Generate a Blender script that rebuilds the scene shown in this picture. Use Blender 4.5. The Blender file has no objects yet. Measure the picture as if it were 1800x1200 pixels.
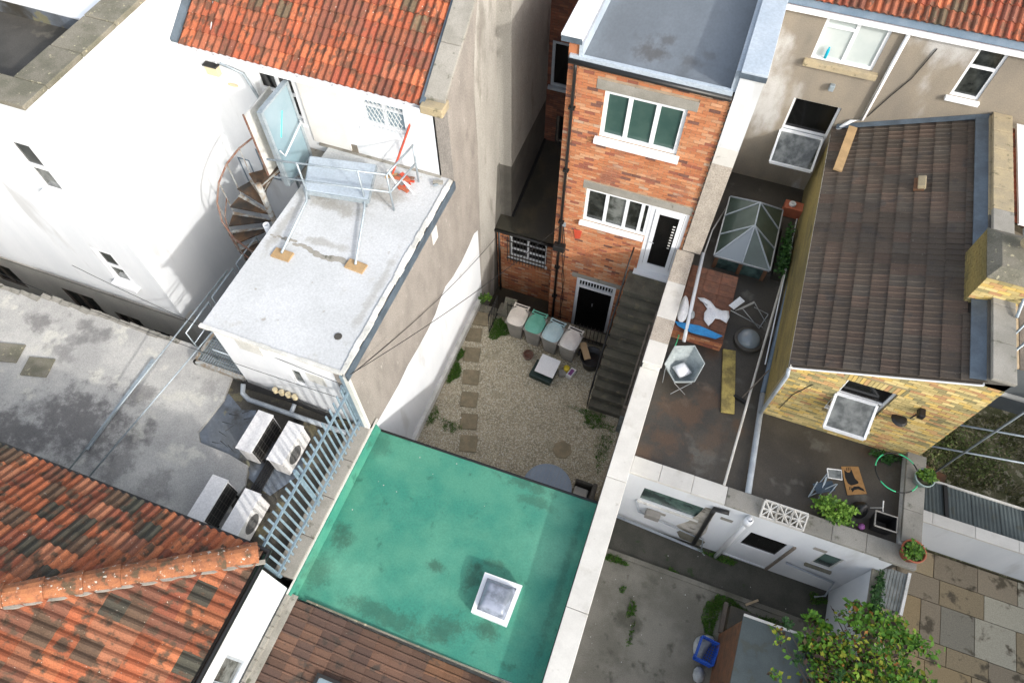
import bpy, bmesh, math, random
import numpy as np
from mathutils import Vector, Matrix
rnd = random.Random(7)
nrng = np.random.default_rng(5)
S = bpy.context.scene
COL = S.collection
# ------------------------------------------------------------------ camera, sky, sun, exposure
H = 17.0
TH = math.atan(729 / 1200); AZ = math.radians(20.2)
FW = Vector((-math.sin(AZ) * math.sin(TH), math.cos(AZ) * math.sin(TH), -math.cos(TH)))
RT = Vector((math.cos(AZ), math.sin(AZ), 0)); UP = RT.cross(FW); CP = Vector((0, 0, H))
cd = bpy.data.cameras.new('camera'); cam = bpy.data.objects.new('camera', cd); COL.objects.link(cam)
cd.sensor_width = 36; cd.lens = 24; cd.clip_start = .1; cd.clip_end = 1500
cam.matrix_world = Matrix.Translation(CP) @ Matrix((RT, UP, -FW)).transposed().to_4x4()
S.camera = cam
SUN = Vector((1.0, -0.60, 0.57)).normalized()
W = bpy.data.worlds.new('World'); S.world = W; W.use_nodes = True
wn = W.node_tree.nodes; bg = wn['Background']; sky = wn.new('ShaderNodeTexSky'); sky.sky_type = 'NISHITA'
sky.sun_disc = False; sky.sun_elevation = math.asin(SUN.z); sky.sun_rotation = math.atan2(SUN.x, SUN.y)
sky.air_density = 1.0; sky.dust_density = 3.0; sky.ozone_density = .6; sky.altitude = 0
hz_ = wn.new('ShaderNodeHueSaturation'); hz_.inputs['Saturation'].default_value = .5; hz_.inputs['Value'].default_value = 1.65   # thin bright cloud
W.node_tree.links.new(sky.outputs[0], hz_.inputs['Color']); W.node_tree.links.new(hz_.outputs[0], bg.inputs[0]); bg.inputs[1].default_value = .15
sl = bpy.data.lights.new('sun', 'SUN'); sl.energy = 2.0; sl.angle = math.radians(1.6); sl.color = (1, .96, .91)
so = bpy.data.objects.new('sun', sl); COL.objects.link(so); so.rotation_euler = SUN.to_track_quat('Z', 'Y').to_euler()
S.view_settings.view_transform = 'Standard'; S.view_settings.look = 'None'
S.view_settings.exposure = 0.55; S.view_settings.gamma = 1; S.view_settings.use_curve_mapping = False

def ray(px, py): return FW + RT * ((px - 900) / 1200) + UP * ((600 - py) / 1200)
def at(px, py, z=0):            # where a sight line meets the level z: surveying aid
    d = ray(px, py); return CP + d * ((z - H) / d.z)
# ------------------------------------------------------------------ materials
MATS = {}
def mat(name, c1, c2=None, scale=1.5, rough=.85, bump=.15, bs=60, c3=None, t3=.62, s3=6, w3=.05, metal=0, rndm=0.0,
        c4=None, t4=.6, s4=1.2, stretch=(1, 1, 1), spec=.5, coat=0, fine=.12, hue=None, coord='pos', spots=(), sc=(0, 0, 0), sw=1.0):
    """procedural surface: two tones over noise, optional blotches (c3, c4), fine grain and bump, per-piece variation"""
    m = bpy.data.materials.new(name); m.use_nodes = True; nt = m.node_tree; N = nt.nodes; L = nt.links
    b = N['Principled BSDF']; b.inputs['Roughness'].default_value = rough; b.inputs['Metallic'].default_value = metal
    b.inputs['Specular IOR Level'].default_value = spec; b.inputs['Coat Weight'].default_value = coat
    if coord == 'pos': src = N.new('ShaderNodeNewGeometry').outputs['Position']
    else: src = N.new('ShaderNodeTexCoord').outputs['Object']
    mp = N.new('ShaderNodeMapping'); mp.inputs['Scale'].default_value = stretch; L.new(src, mp.inputs[0]); vec = mp.outputs[0]
    oi = N.new('ShaderNodeObjectInfo'); at_ = N.new('ShaderNodeAttribute'); at_.attribute_name = 'rnd'
    ad = N.new('ShaderNodeMath'); ad.operation = 'ADD'; L.new(oi.outputs['Random'], ad.inputs[0]); L.new(at_.outputs['Fac'], ad.inputs[1])
    fr = N.new('ShaderNodeMath'); fr.operation = 'FRACT'; L.new(ad.outputs[0], fr.inputs[0])
    def noise(s, det=6, ro=.6):
        n = N.new('ShaderNodeTexNoise'); n.inputs['Scale'].default_value = s; n.inputs['Detail'].default_value = det
        n.inputs['Roughness'].default_value = ro; L.new(vec, n.inputs['Vector']); return n.outputs['Fac']
    def mix(f, a, c, mode='MIX'):
        x = N.new('ShaderNodeMix'); x.data_type = 'RGBA'; x.blend_type = mode
        for k, v in ((0, f), (6, a), (7, c)):
            if isinstance(v, (int, float)): x.inputs[k].default_value = v
            elif isinstance(v, tuple): x.inputs[k].default_value = (*v, 1)
            else: L.new(v, x.inputs[k])
        return x.outputs[2]
    def ramp(f, lo, hi):
        r = N.new('ShaderNodeMapRange'); r.inputs[1].default_value = lo; r.inputs[2].default_value = hi; r.interpolation_type = 'SMOOTHSTEP'
        L.new(f, r.inputs[0]); return r.outputs[0]
    col = c1
    if hue:      # per-piece palette
        r = N.new('ShaderNodeValToRGB'); r.color_ramp.interpolation = 'CONSTANT'
        els = r.color_ramp.elements
        while len(els) < len(hue): els.new(.5)
        for i, (p, c) in enumerate(hue): els[i].position = min(p, 1); els[i].color = (*c, 1)
        L.new(fr.outputs[0], r.inputs[0]); col = r.outputs[0]
    if c2: col = mix(ramp(noise(scale), .35, .65), col, c2)
    if c4: col = mix(ramp(noise(s4, 5, .55), t4, t4 + .12), col, c4)
    if c3: col = mix(ramp(noise(s3, 3), t3, t3 + w3), col, c3)
    if spots:        # worn or stained places where the surface has them
        best = None; n1 = noise(3.2, 9, .75)
        for q in spots:
            k = N.new('ShaderNodeVectorMath'); k.operation = 'SUBTRACT'; L.new(vec, k.inputs[0]); k.inputs[1].default_value = (q[0], q[1], 0)
            k2 = N.new('ShaderNodeVectorMath'); k2.operation = 'MULTIPLY'; L.new(k.outputs[0], k2.inputs[0]); k2.inputs[1].default_value = (1 / q[2], 1 / q[3], 0)
            k3 = N.new('ShaderNodeVectorMath'); k3.operation = 'LENGTH'; L.new(k2.outputs[0], k3.inputs[0])
            a1 = N.new('ShaderNodeMath'); a1.operation = 'MULTIPLY_ADD'; L.new(n1, a1.inputs[0]); a1.inputs[1].default_value = -3.2; L.new(k3.outputs['Value'], a1.inputs[2])
            r1 = N.new('ShaderNodeMapRange'); r1.interpolation_type = 'SMOOTHSTEP'; L.new(a1.outputs[0], r1.inputs[0]); r1.inputs[1].default_value = -.55; r1.inputs[2].default_value = -1.35
            r1.inputs[3].default_value = 0; r1.inputs[4].default_value = (q[4] if len(q) > 4 else 1) * sw
            if best is None: best = r1.outputs[0]
            else:
                mx = N.new('ShaderNodeMath'); mx.operation = 'MAXIMUM'; L.new(best, mx.inputs[0]); L.new(r1.outputs[0], mx.inputs[1]); best = mx.outputs[0]
        col = mix(best, col, sc)
    if fine:
        g = N.new('ShaderNodeMapRange'); L.new(noise(bs, 3), g.inputs[0]); g.inputs[1].default_value = .3; g.inputs[2].default_value = .7
        g.inputs[3].default_value = 1 - fine; g.inputs[4].default_value = 1 + fine
        hs = N.new('ShaderNodeHueSaturation'); L.new(g.outputs[0], hs.inputs['Value'])
        if isinstance(col, tuple): hs.inputs['Color'].default_value = (*col, 1)
        else: L.new(col, hs.inputs['Color'])
        col = hs.outputs[0]
    if rndm:
        g = N.new('ShaderNodeMapRange'); mu = N.new('ShaderNodeMath'); mu.operation = 'MULTIPLY'; mu.inputs[1].default_value = 7.31
        f2 = N.new('ShaderNodeMath'); f2.operation = 'FRACT'; L.new(fr.outputs[0], mu.inputs[0]); L.new(mu.outputs[0], f2.inputs[0])
        L.new(f2.outputs[0], g.inputs[0]); g.inputs[3].default_value = 1 - rndm; g.inputs[4].default_value = 1 + rndm
        hs = N.new('ShaderNodeHueSaturation'); L.new(g.outputs[0], hs.inputs['Value'])
        if isinstance(col, tuple): hs.inputs['Color'].default_value = (*col, 1)
        else: L.new(col, hs.inputs['Color'])
        col = hs.outputs[0]
    if isinstance(col, tuple): b.inputs['Base Color'].default_value = (*col, 1)
    else: L.new(col, b.inputs['Base Color'])
    if bump:
        bn = N.new('ShaderNodeBump'); bn.inputs['Strength'].default_value = bump; bn.inputs['Distance'].default_value = .01
        L.new(noise(bs, 4, .7), bn.inputs['Height']); L.new(bn.outputs[0], b.inputs['Normal'])
    MATS[name] = m; return m
mat('white_render', (.68, .70, .715), (.62, .645, .665), 1.2, .8, .3, 45, fine=.02, c4=(.52, .53, .53), t4=.58, s4=1.1, stretch=(1, 1, .25), c3=(.5, .5, .47), t3=.72, s3=2.5, w3=.1)
mat('white_gloss', (.78, .80, .82), rough=.3, bump=0, fine=0)
mat('white_dirty', (.72, .71, .68), (.5, .5, .46), 1.6, .8, .2, 40, c4=(.28, .27, .22), t4=.63, s4=2.2, stretch=(1, 1, .6))
mat('white_membrane', (.52, .535, .545), (.46, .475, .48), .9, .7, .12, 25, c3=(.34, .325, .30), t3=.69, s3=3.6, c4=(.42, .42, .40), t4=.60, s4=1.3, spots=[(-7.6, 8.6, .6, .5, .8), (-6.2, 8.9, .6, .35, .8), (-7.0, 8.2, .9, .2, .7), (-7.9, 7.4, .15, 1.0, .6), (-5.3, 6.5, .12, 1.6, .5), (-6.8, 7.25, .8, .12, .6)], sc=(.27, .255, .22), sw=.9)
mat('grey_render', (.275, .25, .222), (.22, .20, .178), 2.2, .95, .9, 55, c4=(.17, .155, .138), t4=.55, s4=.9, stretch=(1, 1, .4), fine=.26, c3=(.36, .335, .30), t3=.62, s3=7, w3=.15)
mat('pale_render', (.36, .345, .31), (.30, .287, .257), 1.2, .95, .5, 70, c4=(.20, .185, .16), t4=.56, s4=1.1, stretch=(1, 1, .35), fine=.22, c3=(.44, .42, .38), t3=.63, s3=7, w3=.15)
mat('pale_lower_render', (.75, .72, .66), (.62, .60, .55), 1.1, .95, .4, 50, c4=(.33, .30, .25), t4=.58, s4=.8, stretch=(1, 1, .4))
mat('dark_render', (.12, .112, .095), (.08, .075, .065), 1.2, .95, .5, 70)
mat('brown_render', (.25, .215, .165), (.20, .175, .14), 1.1, .95, .5, 60, c4=(.43, .42, .40), t4=.55, s4=.6, c3=(.13, .12, .10), t3=.62, s3=1.1, w3=.2, stretch=(1, 1, .5), fine=.16)
mat('concrete', (.30, .285, .25), (.22, .21, .18), 1.5, .9, .35, 50, c3=(.12, .12, .09), t3=.6, s3=5, w3=.15, fine=.15)
mat('light_coping', (.60, .585, .54), (.53, .515, .475), 1.5, .85, .2, 40, c3=(.36, .34, .29), t3=.64, s3=5, w3=.15, c4=(.46, .44, .39), t4=.56, s4=1.4, rndm=.03, fine=.04)
mat('pebble_render', (.42, .37, .31), (.34, .30, .25), 3, .95, .9, 45, c3=(.18, .16, .13), t3=.6, s3=28, w3=.1, fine=.3)
mat('mossy_stone', (.20, .185, .145), (.13, .125, .09), 2.5, .95, .6, 50, c3=(.36, .33, .22), t3=.62, s3=9, w3=.08, fine=.25, rndm=.12)
mat('deck_felt', (.47, .46, .43), (.34, .335, .32), .8, .9, .35, 45, c4=(.20, .197, .19), t4=.58, s4=1.1, c3=(.50, .49, .44), t3=.57, s3=1.7, w3=.1, fine=.2, sc=(.10, .095, .095), sw=.75, spots=[(-11.0, 2.5, 1.5, 1.1), (-12.3, 1.9, 1.4, .6), (-10.2, 3.6, .5, .5, .8), (-13.6, 4.4, .5, .3, .8), (-9.6, 2.2, .35, 1.1, .7), (-12.6, 3.9, .5, .3, .6), (-14.5, 2.3, .9, .5, .8), (-8.6, 1.8, .5, .7, .5), (-8.9, 4.3, .4, .3, .4)])
mat('blue_felt', (.17, .20, .24), (.11, .12, .13), 1.3, .55, .2, 30, c4=(.05, .045, .035), t4=.52, s4=.9, c3=(.2, .19, .12), t3=.62, s3=2, w3=.05)
mat('mossy_felt', (.10, .09, .07), (.06, .055, .045), 1.6, .85, .4, 40, c3=(.17, .15, .09), t3=.56, s3=2.2, w3=.1, fine=.25)
mat('green_felt', (.075, .265, .182), (.04, .215, .155), 1.0, .65, .12, 30, c4=(.035, .15, .105), t4=.60, s4=2.6, c3=(.12, .34, .235), t3=.50, s3=.45, w3=.25, fine=.12, spec=.3, sc=(.03, .06, .042), sw=.62, spots=[(-1.78, 2.55, .24, .36, .9), (-1.5, 2.95, .34, .12, .7), (-4.55, 2.4, .32, .3), (-2.55, 2.5, .22, .18), (-1.35, 4.75, .8, .18, .8), (-1.1, 4.45, .5, .16, .7), (-3.0, 1.3, 1.3, .25, .8), (-1.95, 1.45, .5, .3, .9), (-1.16, 1.76, .42, .22), (-4.7, 1.6, .35, .5, .7), (-4.7, 4.5, .3, .35, .5), (-.1, 3.0, .12, 2.2, .5)])
mat('stain', (.07, .075, .055), (.10, .10, .075), 5, .9, .2, 30, fine=.2)
mat('grey_roof', (.165, .19, .215), (.13, .15, .17), .8, .42, .1, 20, c4=(.10, .11, .12), t4=.6, s4=1.1, spec=.5, fine=.08, sc=(.075, .07, .065), sw=.75, stretch=(1, .55, 1), spots=[(-1.55, 12.15 * .55, .45, .22), (-1.3, 12.6 * .55, .25, .14, .8), (-.75, 12.1 * .55, .3, .12, .7), (-.45, 12.4 * .55, .2, .1, .5)])
mat('pale_metal', (.42, .48, .54), (.36, .42, .48), 1, .35, .05, 20)
mat('terrace_felt', (.07, .061, .048), (.043, .038, .031), .9, .5, .25, 40, c4=(.095, .06, .036), t4=.60, s4=.7, c3=(.10, .095, .08), t3=.58, s3=1.6, w3=.12, fine=.2, sc=(.12, .066, .034), sw=.6, spots=[(1.3, 7.6, .7, .5), (1.8, 8.1, .5, .4, .8), (1.1, 6.8, .5, .35, .9), (1.7, 9.4, .3, .4, .6), (2.1, 7.2, .35, .5, .6), (5.4, 8.0, .4, .2, .3)])
mat('dark_asphalt', (.075, .07, .06), (.05, .047, .04), 1.2, .8, .4, 60, c3=(.11, .10, .08), t3=.6, s3=2, w3=.1, fine=.25)
mat('wet_dark', (.035, .032, .026), (.06, .05, .03), 1.5, .5, .3, 40, c4=(.03, .028, .02), t4=.5, s4=.8, fine=.25)
mat('yard_concrete', (.24, .225, .185), (.16, .15, .12), 1.1, .9, .4, 55, c4=(.105, .10, .075), t4=.54, s4=.9, c3=(.09, .085, .065), t3=.58, s3=2.1, w3=.14, fine=.25)
mat('path_concrete', (.085, .08, .065), (.055, .055, .043), 1.6, .9, .4, 55, c3=(.04, .06, .025), t3=.62, s3=2.4, w3=.1, fine=.25)
mat('gravel_bed', (.38, .33, .24), (.27, .24, .17), 2, .95, .8, 90, fine=.4)
mat('gravel_stone', (.30, .265, .20), rough=.9, bump=0, fine=0, hue=[(0, (.52, .475, .36)), (.3, (.44, .385, .27)), (.6, (.30, .265, .19)), (.78, (.60, .54, .41)), (.9, (.58, .56, .48))], c4=(.23, .21, .12), t4=.58, s4=.8)
mat('paving_slab', (.27, .22, .14), (.2, .17, .11), 5, .95, .4, 60, fine=.2, rndm=.12)
mat('flagstone', (.2, .17, .12), rough=.85, bump=.3, bs=40, hue=[(0, (.30, .235, .14)), (.25, (.36, .265, .14)), (.5, (.27, .22, .15)), (.72, (.42, .385, .29)), (.86, (.27, .245, .185))], c3=(.1, .08, .05), t3=.56, s3=2.5, w3=.12, fine=.18, rndm=.15)
mat('soil', (.06, .05, .03), (.035, .03, .018), 3, .95, .8, 40, c3=(.1, .1, .05), t3=.55, s3=5, fine=.3)
mat('scrub_ground', (.17, .155, .09), (.09, .095, .04), 2, .95, .9, 40, c3=(.34, .31, .22), t3=.52, s3=5, w3=.1, fine=.4)
OR = [(0, (.29, .075, .033)), (.22, (.22, .055, .028)), (.42, (.33, .095, .04)), (.62, (.25, .08, .04)), (.80, (.17, .058, .035)), (.95, (.12, .085, .05))]
OH = [(0, (.27, .08, .034)), (.2, (.19, .058, .03)), (.38, (.31, .105, .045)), (.56, (.15, .06, .035)), (.68, (.25, .10, .052)), (.82, (.05, .045, .032)), (.90, (.09, .055, .034)), (.96, (.06, .058, .042))]
mat('orange_tile', OR[0][1], rough=.85, bump=.4, bs=50, hue=OR, c3=(.55, .5, .42), t3=.70, s3=24, w3=.03, c4=(.12, .05, .028), t4=.49, s4=7, fine=.25, rndm=.2, stretch=(1, .5, 1))
mat('weathered_tile', OH[0][1], rough=.88, bump=.5, bs=50, hue=OH, c3=(.5, .46, .38), t3=.70, s3=22, w3=.03, c4=(.075, .045, .027), t4=.50, s4=4.5, fine=.28, rndm=.22)
mat('ridge_tile', (.32, .125, .052), (.21, .08, .04), 6, .9, .5, 50, c3=(.45, .42, .36), t3=.62, s3=14, w3=.05, c4=(.10, .065, .035), t4=.52, s4=6, fine=.2, rndm=.12)
mat('brown_tile', (.09, .066, .05), rough=.85, bump=.4, bs=55, hue=[(0, (.082, .062, .046)), (.3, (.072, .056, .042)), (.6, (.092, .064, .047)), (.85, (.078, .064, .050))], c3=(.22, .20, .17), t3=.68, s3=30, w3=.05, c4=(.06, .05, .042), t4=.55, s4=2.5, fine=.2, rndm=.12)
mat('chocolate_tile', (.11, .062, .042), rough=.85, bump=.4, bs=55, hue=[(0, (.11, .062, .042)), (.3, (.085, .05, .037)), (.6, (.13, .07, .045)), (.88, (.17, .085, .045))], c4=(.055, .04, .03), t4=.55, s4=4, fine=.25, rndm=.15, c3=(.3, .28, .22), t3=.73, s3=20, w3=.03)
mat('cladding_tile', (.23, .10, .06), (.15, .075, .05), 8, .9, .3, 50, fine=.2, rndm=.15)
BR = [(0, (.46, .185, .085)), (.2, (.42, .16, .07)), (.4, (.49, .22, .105)), (.58, (.38, .135, .065)), (.70, (.50, .27, .15)), (.86, (.26, .09, .055)), (.94, (.16, .075, .055)), (.97, (.48, .33, .23))]
mat('red_brick', BR[0][1], rough=.9, bump=.3, bs=90, hue=BR, fine=.15, rndm=.12, c4=(.30, .12, .07), t4=.60, s4=.9)
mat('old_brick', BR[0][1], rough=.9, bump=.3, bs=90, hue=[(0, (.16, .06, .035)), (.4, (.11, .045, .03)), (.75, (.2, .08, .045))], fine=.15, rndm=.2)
mat('yellow_brick', (.46, .34, .13), rough=.9, bump=.3, bs=90, hue=[(0, (.62, .44, .14)), (.2, (.48, .38, .16)), (.4, (.64, .50, .22)), (.58, (.33, .28, .13)), (.72, (.52, .32, .14)), (.86, (.44, .25, .12)), (.93, (.26, .23, .11))], fine=.12, rndm=.1)
mat('mortar', (.38, .29, .20), (.28, .21, .15), 4, .95, .3, 60)
mat('dark_mortar', (.10, .085, .065), rough=.95)
mat('yellow_mortar', (.30, .25, .14), (.22, .19, .11), 3, .95, .3, 60)
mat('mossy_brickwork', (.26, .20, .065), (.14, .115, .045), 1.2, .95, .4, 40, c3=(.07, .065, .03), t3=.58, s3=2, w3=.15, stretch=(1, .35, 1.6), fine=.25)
mat('sandstone', (.38, .31, .19), (.29, .245, .165), 2.5, .9, .4, 40, c3=(.2, .17, .1), t3=.6, s3=7, w3=.1, fine=.15)
def glass(name, c, rough=.06, spec=.6, c2=None, sc=2):
    return mat(name, c, c2, sc, rough, 0, fine=0, spec=spec)
glass('dark_glass', (.010, .012, .011), c2=(.05, .055, .05), sc=2.2); glass('black_glass', (.006, .006, .006), .1, .5)
glass('blind_glass', (.035, .075, .065), .12, .5, (.05, .095, .08)); glass('white_blind_glass', (.42, .47, .46), .15, .5, (.5, .54, .52), 1)
glass('blue_glass', (.20, .27, .31), .12, .6, (.28, .36, .40), 1.5); glass('frosted_glass', (.09, .15, .13), .2, .5, (.02, .035, .035), 2.2)
glass('painted_reflection_glass', (.17, .18, .17), .05, .7, (.03, .035, .03), 3.5); glass('lantern_glass', (.075, .10, .085), .08, .6, (.045, .065, .05), .9)  # first glass: pale tone in its base colour paints in a reflection
glass('lantern_pale', (.19, .22, .24), .1, .6)
glass('dome_glass', (.30, .33, .40), .25, .6, (.14, .16, .19), 4)
mat('galvanised', (.36, .41, .44), (.28, .33, .36), 6, .45, .05, 30, metal=.35)
mat('blue_steel', (.20, .275, .325), (.15, .21, .255), 6, .5, .05, 30)
mat('door_steel', (.24, .32, .36), (.19, .28, .32), 1.2, .3, 0, fine=.02)
mat('rusty_iron', (.16, .065, .04), (.20, .15, .12), 9, .8, .2, 50)
mat('flaky_steel', (.36, .38, .37), (.2, .15, .10), 7, .7, .2, 50)
mat('rust_tread', (.022, .02, .017), (.12, .065, .03), 2.2, .8, .3, 50)
mat('black_plastic', (.012, .012, .012), rough=.45, bump=0, fine=0)
mat('black_iron', (.015, .014, .013), rough=.6, bump=.1)
mat('lead', (.095, .125, .155), (.065, .085, .105), 3, .5, .15, 30, fine=.12)
mat('blue_pipe', (.12, .17, .22), (.16, .21, .26), 3, .5, .05)
mat('grey_pipe', (.36, .40, .43), (.28, .31, .34), 4, .5, .05)
mat('white_pvc', (.76, .78, .80), rough=.35, bump=0, fine=.02)
mat('weathered_wood', (.20, .165, .13), (.13, .11, .09), 6, .85, .4, 60, stretch=(1, .3, 1), fine=.2)
mat('pale_wood', (.50, .38, .24), (.38, .29, .18), 6, .8, .3, 50)
mat('plywood', (.42, .28, .14), (.33, .22, .11), 4, .8, .2, 50)
mat('lichen_plank', (.42, .33, .10), (.20, .16, .06), 4, .9, .4, 50, fine=.2)
mat('grey_timber', (.24, .26, .25), (.15, .165, .16), 5, .9, .3, 50, rndm=.12)
mat('stair_concrete', (.13, .122, .09), (.085, .08, .062), 2.2, .92, .4, 55, c3=(.17, .15, .10), t3=.58, s3=4, w3=.1, fine=.2)
mat('ac_casing', (.74, .73, .72), (.68, .67, .66), 3, .45, .05, 30)
mat('bin_body', (.27, .255, .23), (.22, .21, .19), 3, .55, .05)
mat('lid_cream', (.62, .57, .50), (.52, .48, .42), 3, .5, .05); mat('lid_green', (.09, .30, .225), (.12, .35, .27), 3, .5, .05)
mat('lid_blue', (.30, .43, .46), (.36, .47, .49), 3, .5, .05); mat('lid_white', (.60, .58, .54), (.50, .48, .45), 4, .5, .05)
mat('tray_green', (.012, .03, .025), rough=.5, bump=0)
mat('stained_white', (.50, .47, .42), (.30, .28, .23), 3, .9, .3, 40, c3=(.10, .09, .07), t3=.56, s3=4, w3=.15)
mat('scrub_leaf', (.07, .09, .03), rough=.8, bump=0, fine=0, hue=[(0, (.10, .14, .035)), (.4, (.16, .18, .06)), (.7, (.26, .22, .12))])
mat('fan_grey', (.10, .10, .10), rough=.7, bump=0)
mat('board_white', (.70, .70, .70), rough=.4, bump=0); mat('cardboard', (.42, .29, .16), rough=.9)
mat('table_grey', (.25, .30, .36), (.22, .27, .33), 3, .5, .05); mat('rattan', (.10, .09, .075), (.06, .055, .045), 30, .8, .4, 80)
mat('cushion', (.50, .47, .41), rough=.95); mat('cloth_white', (.82, .82, .82), (.74, .75, .77), 5, .95, .2, 30)
mat('cloth_grey', (.34, .38, .38), (.25, .28, .28), 5, .95, .2, 30)
mat('blue_tarp', (.03, .28, .62), (.02, .2, .48), 4, .5, .2, 30); mat('blue_crate', (.02, .12, .60), (.02, .09, .5), 3, .45, .05)
mat('navy_fabric', (.025, .045, .07), (.05, .07, .09), 4, .9); mat('steel_tube', (.45, .47, .48), rough=.35, metal=.6, bump=0)
mat('coir', (.36, .20, .075), (.30, .165, .06), 12, .98, .4, 120); mat('black_print', (.012, .012, .012), rough=.98)
mat('terracotta', (.42, .12, .06), (.34, .10, .05), 4, .8, .1); mat('pot_pale', (.30, .38, .36), rough=.6)
mat('hoop_green', (.05, .55, .25), rough=.4, bump=0); mat('red_plastic', (.5, .07, .035), rough=.5, bump=0)
mat('yellow_plastic', (.65, .48, .03), rough=.5); mat('clear_bag', (.42, .44, .44), (.30, .33, .34), 7, .3, .3, 20)
mat('shed_felt', (.085, .105, .105), (.065, .08, .08), 1.5, .8, .2, 50, c3=(.07, .08, .07), t3=.58, s3=3); mat('shed_wood', (.17, .075, .035), (.10, .055, .03), 5, .85, .3, 50)
mat('leaf', (.06, .15, .015), rough=.6, bump=0, fine=0, hue=[(0, (.08, .20, .02)), (.25, (.12, .27, .025)), (.45, (.20, .34, .03)), (.60, (.045, .13, .015)), (.72, (.30, .32, .03)), (.82, (.09, .07, .025)), (.90, (.05, .03, .02)), (.975, (.36, .15, .03))], spec=.3)
mat('bright_leaf', (.10, .22, .02), rough=.6, bump=0, fine=0, hue=[(0, (.09, .20, .02)), (.4, (.17, .30, .04)), (.75, (.06, .13, .02))], spec=.3)
mat('dark_leaf', (.02, .05, .015), rough=.6, bump=0, fine=0, hue=[(0, (.02, .06, .015)), (.5, (.035, .10, .02))], spec=.3)
mat('grass_blade', (.06, .15, .015), rough=.8, bump=0, fine=0, hue=[(0, (.05, .14, .012)), (.5, (.09, .20, .02)), (.85, (.13, .17, .04))])
mat('scrub_blade', (.10, .11, .04), rough=.9, bump=0, fine=0, hue=[(0, (.14, .15, .05)), (.35, (.09, .12, .035)), (.6, (.32, .28, .18)), (.85, (.22, .21, .09))])
mat('bark', (.10, .075, .05), (.06, .045, .03), 8, .9)
mat('ceramic', (.7, .7, .68), rough=.4); mat('turquoise_bottle', (.0, .35, .5), rough=.3, bump=0, fine=0)
mat('cream_box', (.55, .47, .30), rough=.6); mat('neon', (.10, .75, .62), rough=.3, bump=0, fine=0)
mat('brick_trim_white', (.78, .78, .76), rough=.6, bump=0, fine=.02)
mat('purple_bag', (.20, .06, .2), rough=.5); mat('cable', (.012, .012, .012), rough=.6, bump=0, fine=0)
mat('cream_door', (.66, .65, .62), (.60, .59, .56), 2, .6, .05)
mat('grey_house_render', (.14, .155, .16), (.11, .125, .13), 2, .9, .3, 50)
mat('diamond_lattice', (.6, .62, .62), rough=.5, bump=0)
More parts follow.
